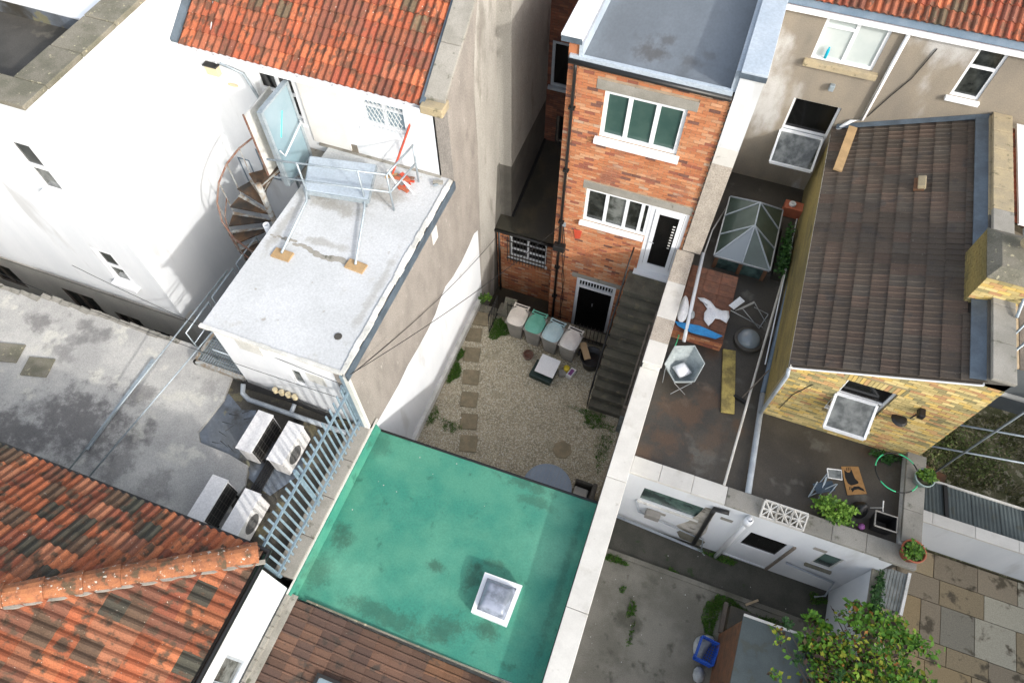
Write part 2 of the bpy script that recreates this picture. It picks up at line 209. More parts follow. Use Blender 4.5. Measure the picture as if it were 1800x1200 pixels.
# ------------------------------------------------------------------ mesh builder
WO = {}                                            # world origin of each object while building
class M:
    def __init__(s): s.v = []; s.f = []; s.r = []
    def add(s, vs, fs, r=0.0):
        n = len(s.v); s.v += [tuple(p) for p in vs]; s.f += [tuple(i + n for i in f) for f in fs]; s.r += [r] * len(fs); return s
    def quad(s, a, b, c, d, r=0.0): return s.add([a, b, c, d], [(0, 1, 2, 3)], r)
    def box(s, x0, x1, y0, y1, z0, z1, r=0.0):
        return s.add([(x0, y0, z0), (x1, y0, z0), (x1, y1, z0), (x0, y1, z0), (x0, y0, z1), (x1, y0, z1), (x1, y1, z1), (x0, y1, z1)],
                     [(3, 2, 1, 0), (4, 5, 6, 7), (0, 1, 5, 4), (1, 2, 6, 5), (2, 3, 7, 6), (3, 0, 4, 7)], r)
    def obox(s, c, size, mtx=None, r=0.0):
        c = Vector(c); mtx = mtx or Matrix.Identity(3); hx, hy, hz = [a / 2 for a in size]
        vs = [c + mtx @ Vector((x * hx, y * hy, z * hz)) for z in (-1, 1) for (x, y) in ((-1, -1), (1, -1), (1, 1), (-1, 1))]
        return s.add(vs, [(3, 2, 1, 0), (4, 5, 6, 7), (0, 1, 5, 4), (1, 2, 6, 5), (2, 3, 7, 6), (3, 0, 4, 7)], r)
    def prism(s, poly, vec, r=0.0):
        n = len(poly); vec = Vector(vec); a = [Vector(p) for p in poly]; b = [p + vec for p in a]
        fs = [tuple(range(n))[::-1], tuple(range(n, 2 * n))] + [(i, (i + 1) % n, n + (i + 1) % n, n + i) for i in range(n)]
        return s.add(a + b, fs, r)
    def tube(s, pts, r=.02, n=8, r1=None):
        pts = [Vector(p) for p in pts]; rings = []; k = len(pts)
        for i, p in enumerate(pts):
            t = (pts[min(i + 1, k - 1)] - pts[max(i - 1, 0)]).normalized()
            u = t.cross(Vector((0, 0, 1)) if abs(t.z) < .9 else Vector((1, 0, 0))).normalized(); w = t.cross(u)
            rr = r + (r1 - r) * i / (k - 1) if r1 is not None else r
            rings += [p + u * math.cos(a) * rr + w * math.sin(a) * rr for a in [2 * math.pi * j / n for j in range(n)]]
        fs = [(i * n + j, i * n + (j + 1) % n, (i + 1) * n + (j + 1) % n, (i + 1) * n + j) for i in range(k - 1) for j in range(n)]
        fs += [tuple(range(n))[::-1], tuple(range((k - 1) * n, k * n))]
        return s.add(rings, fs)
    def bar(s, a, b, w=.04, h=.04): 
        a, b = Vector(a), Vector(b); t = (b - a); L = t.length; t.normalize()
        u = t.cross(Vector((0, 0, 1)) if abs(t.z) < .95 else Vector((0, 1, 0))).normalized(); v = u.cross(t)
        return s.obox((a + b) / 2, (L, w, h), Matrix((t, u, v)).transposed())
    def lathe(s, c, prof, n=24, sx=1, sy=1):
        c = Vector(c); k = len(prof)
        vs = [c + Vector((r * sx * math.cos(2 * math.pi * j / n), r * sy * math.sin(2 * math.pi * j / n), z)) for r, z in prof for j in range(n)]
        return s.add(vs, [(i * n + j, i * n + (j + 1) % n, (i + 1) * n + (j + 1) % n, (i + 1) * n + j) for i in range(k - 1) for j in range(n)])
    def mesh(s, org=Vector((0, 0, 0)), rnd_attr=False):
        me = bpy.data.meshes.new('m'); v = np.array(s.v, dtype=np.float32) - np.array(org, dtype=np.float32)
        me.from_pydata(v.tolist(), [], s.f)
        if rnd_attr:
            a = me.attributes.new('rnd', 'FLOAT', 'FACE'); a.data.foreach_set('value', np.array(s.r, dtype=np.float32))
        return me
    def build(s, name, m, parent=None, label=None, cat=None, group=None, kind=None, smooth=False, bevel=0, rnd_attr=False, org=None):
        if parent: org = WO[parent.name]
        elif org is None:
            a = np.array(s.v); lo, hi = a.min(0), a.max(0); org = Vector(((lo[0] + hi[0]) / 2, (lo[1] + hi[1]) / 2, lo[2]))
        me = s.mesh(org, rnd_attr); me.name = name; me.materials.append(MATS[m])
        if smooth: me.polygons.foreach_set('use_smooth', [True] * len(me.polygons))
        o = bpy.data.objects.new(name, me); COL.objects.link(o); WO[o.name] = Vector(org)
        if parent: o.parent = parent
        else: o.location = org
        if bevel:
            b = o.modifiers.new('bevel', 'BEVEL'); b.width = bevel; b.segments = 2; b.limit_method = 'ANGLE'
        return tag(o, label, cat, group, kind)
def tag(o, label=None, cat=None, group=None, kind=None):
    for k, v in (('label', label), ('category', cat), ('group', group), ('kind', kind)):
        if v: o[k] = v
    return o
def thing(name, label, cat, loc=(0, 0, 0), group=None):
    o = bpy.data.objects.new(name, None); COL.objects.link(o); o.location = loc; WO[o.name] = Vector(loc); o.empty_display_size = .2
    return tag(o, label, cat, group)
def place(o, loc, rz=0, scale=None):
    o.location = loc; o.rotation_euler = (0, 0, rz)
    if scale: o.scale = scale
    return o
def dup(root, loc, rz=0, label=None):
    r = root.copy(); COL.objects.link(r); r.location = loc; r.rotation_euler = (0, 0, rz)
    if label: r['label'] = label
    for ch in list(root.children):
        c = ch.copy(); COL.objects.link(c); c.parent = r
        for g in list(ch.children):
            d = g.copy(); COL.objects.link(d); d.parent = c
    return r
def panel(m, axis, a, b, u0, u1, v0, v1, holes=()):
    """wall slab between planes a<b across `axis`, with rectangular openings and their reveals"""
    us = sorted({u0, u1, *[h for q in holes for h in q[:2] if u0 < h < u1]}); vs = sorted({v0, v1, *[h for q in holes for h in q[2:] if v0 < h < v1]})
    def P(t, u, v): return (u, t, v) if axis == 'y' else (t, u, v)
    def solid(i, j):
        if i < 0 or j < 0 or i >= len(us) - 1 or j >= len(vs) - 1: return False
        cu, cv = (us[i] + us[i + 1]) / 2, (vs[j] + vs[j + 1]) / 2
        return not any(q[0] < cu < q[1] and q[2] < cv < q[3] for q in holes)
    for i in range(len(us) - 1):
        for j in range(len(vs) - 1):
            if not solid(i, j): continue
            x0, x1, z0, z1 = us[i], us[i + 1], vs[j], vs[j + 1]
            for t in (a, b): m.quad(P(t, x0, z0), P(t, x1, z0), P(t, x1, z1), P(t, x0, z1))
            if not solid(i - 1, j): m.quad(P(a, x0, z0), P(b, x0, z0), P(b, x0, z1), P(a, x0, z1))
            if not solid(i + 1, j): m.quad(P(a, x1, z0), P(b, x1, z0), P(b, x1, z1), P(a, x1, z1))
            if not solid(i, j - 1): m.quad(P(a, x0, z0), P(b, x0, z0), P(b, x1, z0), P(a, x1, z0))
            if not solid(i, j + 1): m.quad(P(a, x0, z1), P(b, x0, z1), P(b, x1, z1), P(a, x1, z1))
    return m
def window(par, y, x0, x1, z0, z1, bars_x=(), bars_z=(), fw=.06, pane='dark_glass', frame='white_pvc', proud=-.06, depth=.08, sill=.0, panes=None, name='window', sillmat=None, label=None):
    """window facing -Y: a frame (the part) with its panes (sub-parts) between the bars"""
    ya, yb = y - proud, y - proud + depth; xs = [x0, *bars_x, x1]; zs = [z0, *bars_z, z1]
    m = M(); holes = []
    for i in range(len(xs) - 1):
        for j in range(len(zs) - 1):
            holes.append((xs[i] + (fw if i == 0 else fw * .55), xs[i + 1] - (fw if i == len(xs) - 2 else fw * .55),
                          zs[j] + (fw if j == 0 else fw * .5), zs[j + 1] - (fw if j == len(zs) - 2 else fw * .5)))
    panel(m, 'y', ya, yb, x0, x1, z0, z1, holes)
    o = m.build(name, frame, par, label=label)
    for i, h in enumerate(holes):
        pm = (panes[i] if panes else pane)
        M().box(h[0] - .01, h[1] + .01, ya + depth * .45, ya + depth * .6, h[2] - .01, h[3] + .01).build('pane', pm, o)
    if sill: M().box(x0 - .06, x1 + .06, y - sill, ya - .002, z0 - .09, z0 - .002).build('sill', sillmat or frame, o, bevel=.006)
    return o
def instance(name, me, parent, Mw):
    o = bpy.data.objects.new(name, me); COL.objects.link(o); o.parent = parent
    o.matrix_local = Matrix.Translation(-WO[parent.name]) @ Mw; return o
_bc = {}
def bricks(par, y, u0, u1, v0, v1, holes, m, n_ind=300, top=None, name='brick', ztop=None):
    """brick facing for a wall that faces -Y: real bricks on a recessed mortar bed, the highest ones as single parts"""
    L_, C_, J = .215, .065, .010; out = []
    k = 0; v = v0
    while v + C_ < v1 + .001:
        off = (0 if k % 2 else (L_ + J) / 2); iv = [(u0, u1)]
        for h in holes:
            if v + C_ > h[2] and v < h[3]:
                nv = []
                for a, b in iv:
                    if h[1] <= a or h[0] >= b: nv.append((a, b)); continue
                    if a < h[0]: nv.append((a, h[0]))
                    if h[1] < b: nv.append((h[1], b))
                iv = nv
        for a, b in iv:
            x = u0 - off + math.floor((a - u0 + off) / (L_ + J)) * (L_ + J)
            while x < b:
                l, r = max(x, a), min(x + L_, b)
                if r - l > .03 and (ztop is None or v + C_ < ztop((l + r) / 2)): out.append((l, r, v, rnd.uniform(.003, .011)))
                x += L_ + J
        v += C_ + J; k += 1
    out.sort(key=lambda q: -q[2]); big = M()
    for i, (l, r, v, d) in enumerate(out):
        if i < n_ind:
            w = round(r - l, 3)
            if w not in _bc:
                _bc[w] = {}
            if m not in _bc[w]:
                me = M().box(0, w, -.012, .003, 0, C_).mesh(); me.name = 'brick'; me.materials.append(MATS[m]); _bc[w][m] = me
            instance(name, _bc[w][m], par, Matrix.Translation((l, y - d + .008, v)))
        else: big.box(l, r, y - d - .004, y + .003, v, v + C_, rnd.random())
    if big.v: big.build('brickwork', m, par, kind='stuff', rnd_attr=True)
def tile_mesh(kind, w, ln, m):
    """one roof tile, x across, y up the slope"""
    mm = M(); T = .018; prof = []
    if kind == 'roman':                               # two rounded rolls with flat pans
        for x, z in ((0, .0), (.10, .034), (.2, .05), (.3, .034), (.40, 0), (.5, .0), (.60, .034), (.70, .05), (.80, .034), (.90, 0), (1, 0)): prof.append((x * w, z))
    else:                                             # flat interlocking tile with two low rolls
        for x, z in ((0, .0), (.04, .022), (.10, .022), (.14, .0), (.48, .0), (.52, .02), (.58, .02), (.62, .0), (1, .0)): prof.append((x * w, z))
    n = len(prof)
    vs = [(x, 0, z + T + .016) for x, z in prof] + [(x, ln, z) for x, z in prof] + [(x, 0, z - .004) for x, z in prof]
    fs = [(i, i + 1, n + i + 1, n + i) for i in range(n - 1)] + [(2 * n + i, 2 * n + i + 1, i + 1, i) for i in range(n - 1)]
    fs += [(0, n, 2 * n), (n - 1, 3 * n - 1, 2 * n - 1)]
    me = mm.add(vs, fs).mesh(); me.name = 'roof_tile'; me.materials.append(MATS[m]); return me
def lay_tiles(par, org, u, s, nu, ns, w, g, me, keep=None, clip=None, stagger=False, jit=.004, limit=9999):
    """courses of single tiles on a slope; a tile that crosses a hip is cut to it"""
    u = Vector(u).normalized(); s = Vector(s).normalized(); nrm = u.cross(s); org = Vector(org); c = 0
    for j in range(ns):
        for i in range(nu):
            x = i * w + (w / 2 if stagger and j % 2 else 0); p = org + u * x + s * (j * g)
            mid = p + u * w / 2 + s * g / 2
            if keep and not keep(mid): continue
            Mw = Matrix((u, s, nrm)).transposed().to_4x4()
            Mw = Matrix.Translation(p + nrm * rnd.uniform(0, jit)) @ Mw @ Matrix.Rotation(rnd.gauss(0, .006), 4, 'Z')
            use = me
            if clip:
                pt, cn = clip; ds = [(Mw @ v_.co - pt).dot(cn) for v_ in me.vertices]
                if min(ds) > 0: continue
                if max(ds) > 0:
                    bm = bmesh.new(); bm.from_mesh(me); inv = Mw.inverted()
                    bmesh.ops.bisect_plane(bm, geom=bm.verts[:] + bm.edges[:] + bm.faces[:], plane_co=inv @ pt, plane_no=(inv.to_3x3() @ cn), clear_outer=True)
                    use = bpy.data.meshes.new('cut_tile'); bm.to_mesh(use); bm.free(); use.materials.append(me.materials[0])
            instance('tile', use, par, Mw); c += 1
            if c >= limit: return
def leaves(name, m, centre, rad, n, size, par=None, shape='ball', **k):
    """leaf blades spread through an uneven crown"""
    c = np.array(centre); r = np.array(rad)
    cl = nrng.normal(size=(max(6, n // 60), 3)); cl /= np.linalg.norm(cl, axis=1)[:, None]; cl *= nrng.uniform(.35, 1, (len(cl), 1))
    idx = nrng.integers(0, len(cl), n); p = (cl[idx] + nrng.normal(size=(n, 3)) * .22) * r + c
    mm = M(); vs = []; 
    d = nrng.normal(size=(n, 3)); d[:, 2] *= .5; d /= np.linalg.norm(d, axis=1)[:, None]
    e = np.cross(d, nrng.normal(size=(n, 3)) * .6 + np.array([0, 0, 1.0])); e /= np.linalg.norm(e, axis=1)[:, None]
    sz = nrng.uniform(.4, 1.35, (n, 1)) ** 1.2 * size; up = np.cross(d, e)
    V = np.stack([p, p + d * sz * .5 + e * sz * .32, p + d * sz + up * sz * .12, p + d * sz * .5 - e * sz * .32], 1).reshape(-1, 3)
    tone = np.clip(nrng.random(n) * .55 + (nrng.random(len(cl))[idx]) * .45, 0, .999)
    mm.v = V.tolist(); mm.f = [(4 * i, 4 * i + 1, 4 * i + 2, 4 * i + 3) for i in range(n)]; mm.r = tone.tolist()
    return mm.build(name, m, par, rnd_attr=True, **k)
def blades(name, m, pts, h, par=None, w=.012, lean=.6, **k):
    n = len(pts); p = np.array(pts); a = nrng.uniform(0, 6.28, n); d = np.stack([np.cos(a), np.sin(a), 0 * a], 1)
    hh = nrng.uniform(.5, 1.2, (n, 1)) * h; l = nrng.normal(size=(n, 3)) * lean; l[:, 2] = 1; l /= np.linalg.norm(l, axis=1)[:, None]
    V = np.stack([p - d * w, p + d * w, p + l * hh], 1).reshape(-1, 3); mm = M(); mm.v = V.tolist()
    mm.f = [(3 * i, 3 * i + 1, 3 * i + 2) for i in range(n)]; mm.r = nrng.random(n).tolist()
    return mm.build(name, m, par, rnd_attr=True, **k)
def blob(c, r, n):            # ragged patch of points round c
    a = nrng.uniform(0, 6.28, n); q = np.sqrt(nrng.random(n)) * (1 + .3 * np.sin(3 * a + c[0] * 9)); q = q[:, None]
    return np.stack([c[0] + r[0] * q[:, 0] * np.cos(a), c[1] + r[1] * q[:, 0] * np.sin(a), np.full(n, c[2])], 1)
def scatter_stones(name, m, pts, size, **k):
    n = len(pts); p = np.array(pts); s = (nrng.uniform(.5, 1.3, (n, 1)) * size)
    base = np.array([(1, 0, 0), (.3, .9, 0), (-.8, .5, .1), (-.7, -.7, 0), (.5, -.8, .05), (0, 0, .6)]); ang = nrng.uniform(0, 6.28, n)
    R = np.zeros((n, 3, 3)); R[:, 0, 0] = np.cos(ang); R[:, 0, 1] = -np.sin(ang); R[:, 1, 0] = np.sin(ang); R[:, 1, 1] = np.cos(ang); R[:, 2, 2] = 1
    sc = nrng.uniform(.6, 1.1, (n, 1, 3)); V = (np.einsum('nij,kj->nki', R, base) * sc * s[:, None] + p[:, None]).reshape(-1, 3)
    mm = M(); mm.v = V.tolist(); mm.f = [(6 * i + j, 6 * i + (j + 1) % 5, 6 * i + 5) for i in range(n) for j in range(5)]
    mm.r = np.repeat(nrng.random(n), 5).tolist(); return mm.build(name, m, rnd_attr=True, **k)
def struct(m, name, ma, **k): return m.build(name, ma, kind='structure', **k)
# ------------------------------------------------------------------ ground levels
struct(M().quad((-300, -300, -1.28), (300, -300, -1.28), (300, 300, -1.28), (-300, 300, -1.28)), 'ground', 'dark_asphalt')
struct(M().box(-4.99, .14, 4.76, 10.42, -1.2, -.012), 'yard', 'gravel_bed')
struct(M().box(-5.0, .16, 10.45, 15.5, -1.27, -1.2), 'lightwell_floor', 'wet_dark')
struct(M().box(.55, 6.0, -6, 4.92, -1.2, .0), 'concrete_yard', 'yard_concrete')
struct(M().box(.55, 5.98, 4.92, 5.78, -1.2, -.07), 'path', 'path_concrete')
struct(M().box(.56, 5.2, 4.80, 4.915, -1.1, .035), 'kerb', 'yard_concrete')
struct(M().box(6.02, 16, -6, 7.6, -1.2, -.03), 'patio', 'soil')
struct(M().box(6.02, 16, 7.6, 16, -1.2, -.005), 'garden', 'scrub_ground')
# gravel over the yard and its stepping slabs
pts = np.stack([nrng.uniform(-4.9, .1, 42000), nrng.uniform(4.9, 10.35, 42000), np.full(42000, -.012)], 1)
slabs = [(-4.70, 9.52), (-4.50, 8.88), (-4.25, 8.18), (-4.03, 7.52), (-3.79, 6.90), (-3.56, 6.30), (-4.72, 10.1)]
ok = np.ones(len(pts), bool)
for sx, sy in slabs: ok &= ~((abs(pts[:, 0] - sx) < .22) & (abs(pts[:, 1] - sy) < .22))
scatter_stones('gravel', 'gravel_stone', pts[ok], .021, kind='stuff')
Y = bpy.data.objects['yard']
for sx, sy in slabs:
    M().obox((sx, sy, -.002), (.46, .46, .05), Matrix.Rotation(math.radians(rnd.uniform(-2, 2) + 16), 3, 'Z')).build('paving_slab', 'paving_slab', Y, bevel=.008)
for sx, sy in ((-1.15, 7.0),):
    M().lathe((sx, sy, -.01), [(0, .012), (.25, .012), (.27, 0)], 7).build('paving_slab', 'paving_slab', Y)
gp = [blob((-4.05, 9.95, 0), (.28, .34), 1500), blob((-4.72, 8.15, 0), (.14, .30), 900), blob((-4.8, 8.75, 0), (.08, .2), 350), blob((-.55, 8.05, 0), (.38, .18), 380),
      blob((-.15, 7.4, 0), (.2, .6), 280), blob((-4.2, 6.6, 0), (.3, .15), 180), blob((-4.75, 6.7, 0), (.12, .3), 160), blob((-.8, 8.25, 0), (.5, .1), 200)]
blades('grass', 'grass_blade', np.concatenate(gp), .11, kind='stuff', w=.012)
leaves('weeds', 'bright_leaf', (-4.78, 10.62, .25), (.16, .16, .12), 260, .07, kind='stuff')
# concrete yard weeds
gp = [blob((4.75 - 1.35, 4.15, .0), (.16, .5), 1300), blob((3.75, 4.6, 0), (.5, .16), 1300), blob((4.7, 4.55, 0), (.6, .12), 700), blob((.95, 4.72, 0), (.28, .08), 450),
      blob((2.35, 4.9, -.05), (.18, .07), 250), blob((1.62, 3.75, 0), (.09, .2), 200), blob((1.75, 3.2, 0), (.05, .3), 90), blob((1.3, 4.1, 0), (.08, .08), 60),
      blob((3.35, 5.66, -.06), (.45, .07), 500), blob((5.7, 5.5, -.06), (.2, .12), 260), blob((5.0, 4.0, 0), (.5, .3), 400)]
blades('grass', 'grass_blade', np.concatenate(gp), .09, kind='stuff', w=.013)
q = np.stack([nrng.uniform(.8, 5.8, 60), nrng.uniform(1, 5.5, 60), np.full(60, .0)], 1)
scatter_stones('grit', 'light_coping', q, .014, kind='stuff')
# flagstones of the far patio, laid in uneven courses
PA = bpy.data.objects['patio']; y = 7.55
while y > 2.0:
    h = rnd.choice((.45, .6, .75, .9)); x = 6.2
    while x < 11.5:
        w = rnd.choice((.45, .6, .75, .9, 1.0))
        if rnd.random() < .3 and h > .6:
            M().box(x + .008, x + w - .008, y - h * .5 + .008, y - .008, -.03, rnd.uniform(.0, .012)).build('flagstone', 'flagstone', PA)
            M().box(x + .008, x + w - .008, y - h + .008, y - h * .5 - .008, -.03, rnd.uniform(.0, .012)).build('flagstone', 'flagstone', PA)
        else: M().box(x + .008, x + w - .008, y - h + .008, y - .008, -.03, rnd.uniform(.0, .014)).build('flagstone', 'flagstone', PA)
        x += w
    y -= h
gr = np.stack([nrng.uniform(6.4, 13, 26000), nrng.uniform(8.2, 15, 26000), np.full(26000, .0)], 1)
keep = np.sin(gr[:, 0] * 3.1 + np.sin(gr[:, 1] * 2.3) * 2) + np.sin(gr[:, 1] * 4.2 + gr[:, 0]) > -.5
blades('rough_grass', 'scrub_blade', gr[keep], .16, kind='stuff', w=.014)
leaves('scrub', 'scrub_leaf', (8.9, 10.6, .12), (1.2, .9, .25), 2600, .07, kind='stuff')
leaves('scrub', 'scrub_leaf', (7.6, 9.9, .08), (.7, .5, .15), 900, .07, kind='stuff')

# ------------------------------------------------------------------ tall white building, far left
t = thing('apartment_building', 'tall white rendered block with stone coping at the far left', 'building', (-14, 10, -1.2))
wh = M(); wins = [(-12.55, -11.92, 6.55, 7.95), (-12.68, -12.08, 3.35, 4.6)]
panel(wh, 'y', 6.1, 6.4, -24, -11.2, 2.35, 9.0, wins); panel(wh, 'x', -11.5, -11.2, 6.4, 22, -1.25, 9.0); wh.build('wall', 'white_render', t)
lo = M(); rec = [(-15.7, -14.6, .5, 1.5), (-14.15, -13.3, .2, 1.1), (-13.0, -12.3, -.1, .8), (-18.4, -17.4, .6, 1.6)]
panel(lo, 'y', 6.14, 6.4, -24, -11.2, -1.25, 2.35, rec); lo.build('lower_wall', 'pale_lower_render', t, label='lower wall in a pale warm render')  # lower wall has its own warm, blotched render tone
for a in rec: window(t, 6.15, *a, bars_x=((a[0] + a[1]) / 2,), frame='weathered_wood', pane='dark_glass', proud=0, fw=.05)
M().box(-24, -11.17, 6.06, 6.1, 2.26, 2.35).build('string_course', 'pale_render', t)
for i, a in enumerate(wins):
    window(t, 6.11, *a, bars_z=((a[2] + a[3]) / 2,), proud=0, depth=.06, frame='white_gloss', sill=.16, fw=.10, panes=['painted_reflection_glass', 'dark_glass'])
x = -11.14
cp = []
while x > -22: cp.append((x - .95, x - .01, 6.02, 6.60)); x -= .96
for a in cp: M().box(a[0], a[1], a[2], a[3], 9.0, 9.1 + rnd.uniform(-.006, .006)).build('coping_stone', 'mossy_stone', t, bevel=.012)
y = 6.61
while y < 21: M().box(-11.84, -11.14, y, y + .94, 9.0, 9.1 + rnd.uniform(-.006, .006)).build('coping_stone', 'mossy_stone', t, bevel=.012); y += .955
M().box(-11.8, -11.5, 6.4, 22, 8.1, 9.0).box(-24, -11.8, 6.4, 6.58, 8.1, 9.0).build('parapet_back', 'concrete', t)
M().box(-24, -11.8, 6.5, 22, 8.1, 8.22).build('roof', 'dark_asphalt', t)
M().box(-24, -11.82, 8.95, 22, 8.22, 8.58).build('upstand', 'blue_felt', t)
M().box(-24, -11.81, 8.90, 10.2, 8.58, 8.62).build('roof_panel', 'white_gloss', t)
M().box(-24, -11.82, 10.2, 22, 8.56, 8.64).build('rear_roof', 'mossy_stone', t)

# ------------------------------------------------------------------ white house with orange roof
t = thing('white_house', 'white rendered rear of a house under an orange clay tiled roof', 'house', (-8, 10, -1.2))
wh = M(); wins = [(-9.62, -8.62, 6.35, 7.62), (-7.06, -6.02, 6.76, 7.80)]
panel(wh, 'y', 9.85, 10.1, -11.2, -5.3, -1.25, 7.86, wins); wh.build('wall', 'white_render', t)
o = window(t, 9.93, *wins[0], bars_x=(-9.12,), bars_z=(6.98,), frame='white_gloss', pane='black_glass', sill=.1, fw=.07)
o = window(t, 9.91, *wins[1], bars_x=(-6.54,), bars_z=(7.28,), frame='white_gloss', pane='blue_glass', sill=.1, fw=.07)
m = M()                                             # diamond lattice guard over the right window
for k in range(-6, 12):
    for sgn in (1, -1):
        x0 = -7.0 + k * .1; pts = [(x0, 6.82), (x0 + sgn * .45, 7.76)]
        a, b = pts
        if sgn < 0: a, b = (x0 + .4, 6.82), (x0 - .05, 7.76)
        def cl(p, q):
            out = []
            for s_ in np.linspace(0, 1, 13):
                X_ = p[0] + (q[0] - p[0]) * s_; Z_ = p[1] + (q[1] - p[1]) * s_
                if -7.0 <= X_ <= -6.08: out.append((X_, Z_))
            return out
        c_ = cl(a, b)
        if len(c_) > 1: m.bar((c_[0][0], 9.86, c_[0][1]), (c_[-1][0], 9.86, c_[-1][1]), .012, .01)
m.build('window_guard', 'diamond_lattice', t)
for x0, z0, x1, z1 in ((-11.1, 3.7, -10.75, 4.55), (-10.4, 4.1, -9.95, 5.05)): window(t, 9.852, x0, x1, z0, z1, proud=.01, depth=.03, frame='blue_pipe', pane='dark_glass', fw=.04)
M().box(-8.45, -7.5, 9.80, 9.848, 5.95, 7.72).build('boarded_door', 'cream_door', t)
M().box(-8.5, -7.45, 9.79, 9.849, 7.72, 7.78).build('door_head', 'white_gloss', t)
M().box(-8.3, -7.35, 9.835, 9.849, 5.9, 6.12).build('bare_patch', 'brown_render', t)
M().box(-8.35, -5.3, 9.79, 9.849, 5.855, 5.9).build('skirting', 'concrete', t)
# roof
eZ, eY, sl_ = 7.93, 9.66, .585
ang = math.atan(sl_); sdir = (0, math.cos(ang), math.sin(ang))
rf = M().prism([(-11.19, eY, eZ), (-11.19, 16.2, eZ + (16.2 - eY) * sl_), (-11.19, 16.2, eZ + (16.2 - eY) * sl_ - .1), (-11.19, eY, eZ - .1)], (5.84, 0, 0)).build('roof', 'orange_tile', t)
lay_tiles(rf, (-11.02, eY - .05, eZ + .02), (1, 0, 0), sdir, 17, 8, .326, .345, tile_mesh('roman', .33, .42, 'orange_tile'))
M().box(-11.18, -11.0, eY - .05, 16, eZ, eZ + .001).v
M().prism([(-11.19, eY - .06, eZ + .05), (-11.19, 16, eZ + .05 + (16.06 - eY) * sl_), (-11.19, 16, eZ + .12 + (16.06 - eY) * sl_), (-11.19, eY - .06, eZ + .12)], (.17, 0, 0)).build('flashing', 'lead', rf)
M().prism([(-5.46, eY - .06, eZ + .05), (-5.46, 16, eZ + .05 + (16.06 - eY) * sl_), (-5.46, 16, eZ + .10 + (16.06 - eY) * sl_), (-5.46, eY - .06, eZ + .10)], (.1, 0, 0)).build('flashing', 'lead', rf)
g = M().box(-11.2, -5.25, 9.52, 9.64, 7.83, 7.86).box(-11.2, -5.25, 9.52, 9.535, 7.86, 7.95).box(-11.2, -5.25, 9.64, 9.655, 7.86, 7.97)
for k in range(7): g.box(-10.6 + k * .8, -10.57 + k * .8, 9.5, 9.66, 7.86, 7.9)
g.build('gutter', 'white_gloss', t)
M().tube([(-10.0, 9.5, 7.83), (-9.7, 9.72, 7.5), (-9.45, 9.78, 6.3), (-9.4, 9.78, 5.2), (-9.4, 9.78, 3.0)], .035).build('downpipe', 'galvanised', t, smooth=True)
M().box(-10.72, -10.42, 9.72, 9.848, 7.2, 7.42).build('lamp_box', 'cream_box', t, bevel=.01); M().box(-10.74, -10.4, 9.70, 9.849, 7.43, 7.46).build('lamp_hood', 'black_plastic', t)
M().lathe((-10.2, 9.80, 7.0), [(0, .02), (.13, .02), (.14, 0)], 20, 1, .3).build('round_vent', 'cream_box', t)
tag(M().tube([(-10.05, 9.45, 7.84), (-10.35, 9.9, 8.14), (-10.55, 10.6, 8.55), (-10.5, 11.6, 9.15), (-10.6, 12.6, 9.73)], .012, 6).build('aerial_cable', 'white_pvc', label='thin white cable running up the orange tiled roof', cat='cable'))
# ------------------------------------------------------------------ tall rendered gable wall running back from the yard
t = thing('gable_wall', 'long brown rendered gable wall with white paint along its foot beside the gravel yard', 'wall', (-5.1, 8, -1.2))
pz = lambda y: 8.1 + (y - 9.85) * .61
M().prism([(-5.34, 1.28, -1.25), (-5.34, 1.28, 3.36), (-5.34, 4.66, 3.36), (-5.34, 4.66, 5.80), (-5.34, 9.85, 5.80), (-5.34, 9.85, pz(9.85)), (-5.34, 16.4, pz(16.4)), (-5.34, 16.4, -1.25)], (.34, 0, 0)).build('wall', 'grey_render', t)
# painted foot, a coat with a wavering upper edge
top = [(4.96, 3.1), (5.4, 3.04), (6.0, 2.97), (6.5, 3.02), (7.0, 2.95), (7.6, 2.90), (8.1, 2.93), (8.5, 3.12), (8.8, 3.2), (9.2, 3.05), (9.8, 2.97), (10.3, 3.02), (10.7, 3.1), (10.93, 2.97)]
M().prism([(-5.0, 4.66, -.1), (-5.0, 10.93, -.1), *[(-5.0, a, b) for a, b in top[::-1]], (-5.0, 4.66, 3.15)], (.005, 0, 0)).build('painted_foot', 'white_render', t)
M().box(-5.0, -4.88, 4.84, 10.6, -.02, .24).build('plinth', 'white_dirty', t, bevel=.02)
lst = [(10.93, -1.2), (11.1, 2.9), (11.25, 5.7), (11.22, 7.0), (11.3, 7.9), (11.6, 9.0), (12.6, 9.7), (12.6, -1.2)]
M().prism([(-5.0, a, b) for a, b in lst], (.004, 0, 0)).build('paler_render', 'pale_render', t)
lst = [(11.9, -1.2), (12.05, 1.0), (12.25, 2.6), (12.45, 3.9), (12.6, 3.9), (12.6, -1.2)]
M().prism([(-4.995, a, b) for a, b in lst], (.004, 0, 0)).build('dark_lower_render', 'dark_render', t)  # darker render tone low on the wall beside the gap
M().box(-5.0, -4.65, 12.6, 16.4, 3.85, 12.5).build('chimney_breast', 'pale_render', t); M().box(-5.0, -4.66, 12.61, 16.4, 1.5, 3.85).build('dark_footing', 'dark_render', t)  # foot below the breast takes the darker render tone
y = 9.72
while y < 15.5:
    M().prism([(-5.40, y, pz(y) - .0), (-5.40, y + .93, pz(y + .93)), (-5.40, y + .93, pz(y + .93) + .1), (-5.40, y, pz(y) + .1)], (.44, 0, 0)).build('coping_stone', 'mossy_stone' if rnd.random() < 0 else 'concrete', t, bevel=.01); y += .945
M().box(-5.42, -4.94, 9.5, 9.86, 7.86, 8.05).build('kneeler', 'sandstone', t, bevel=.02)
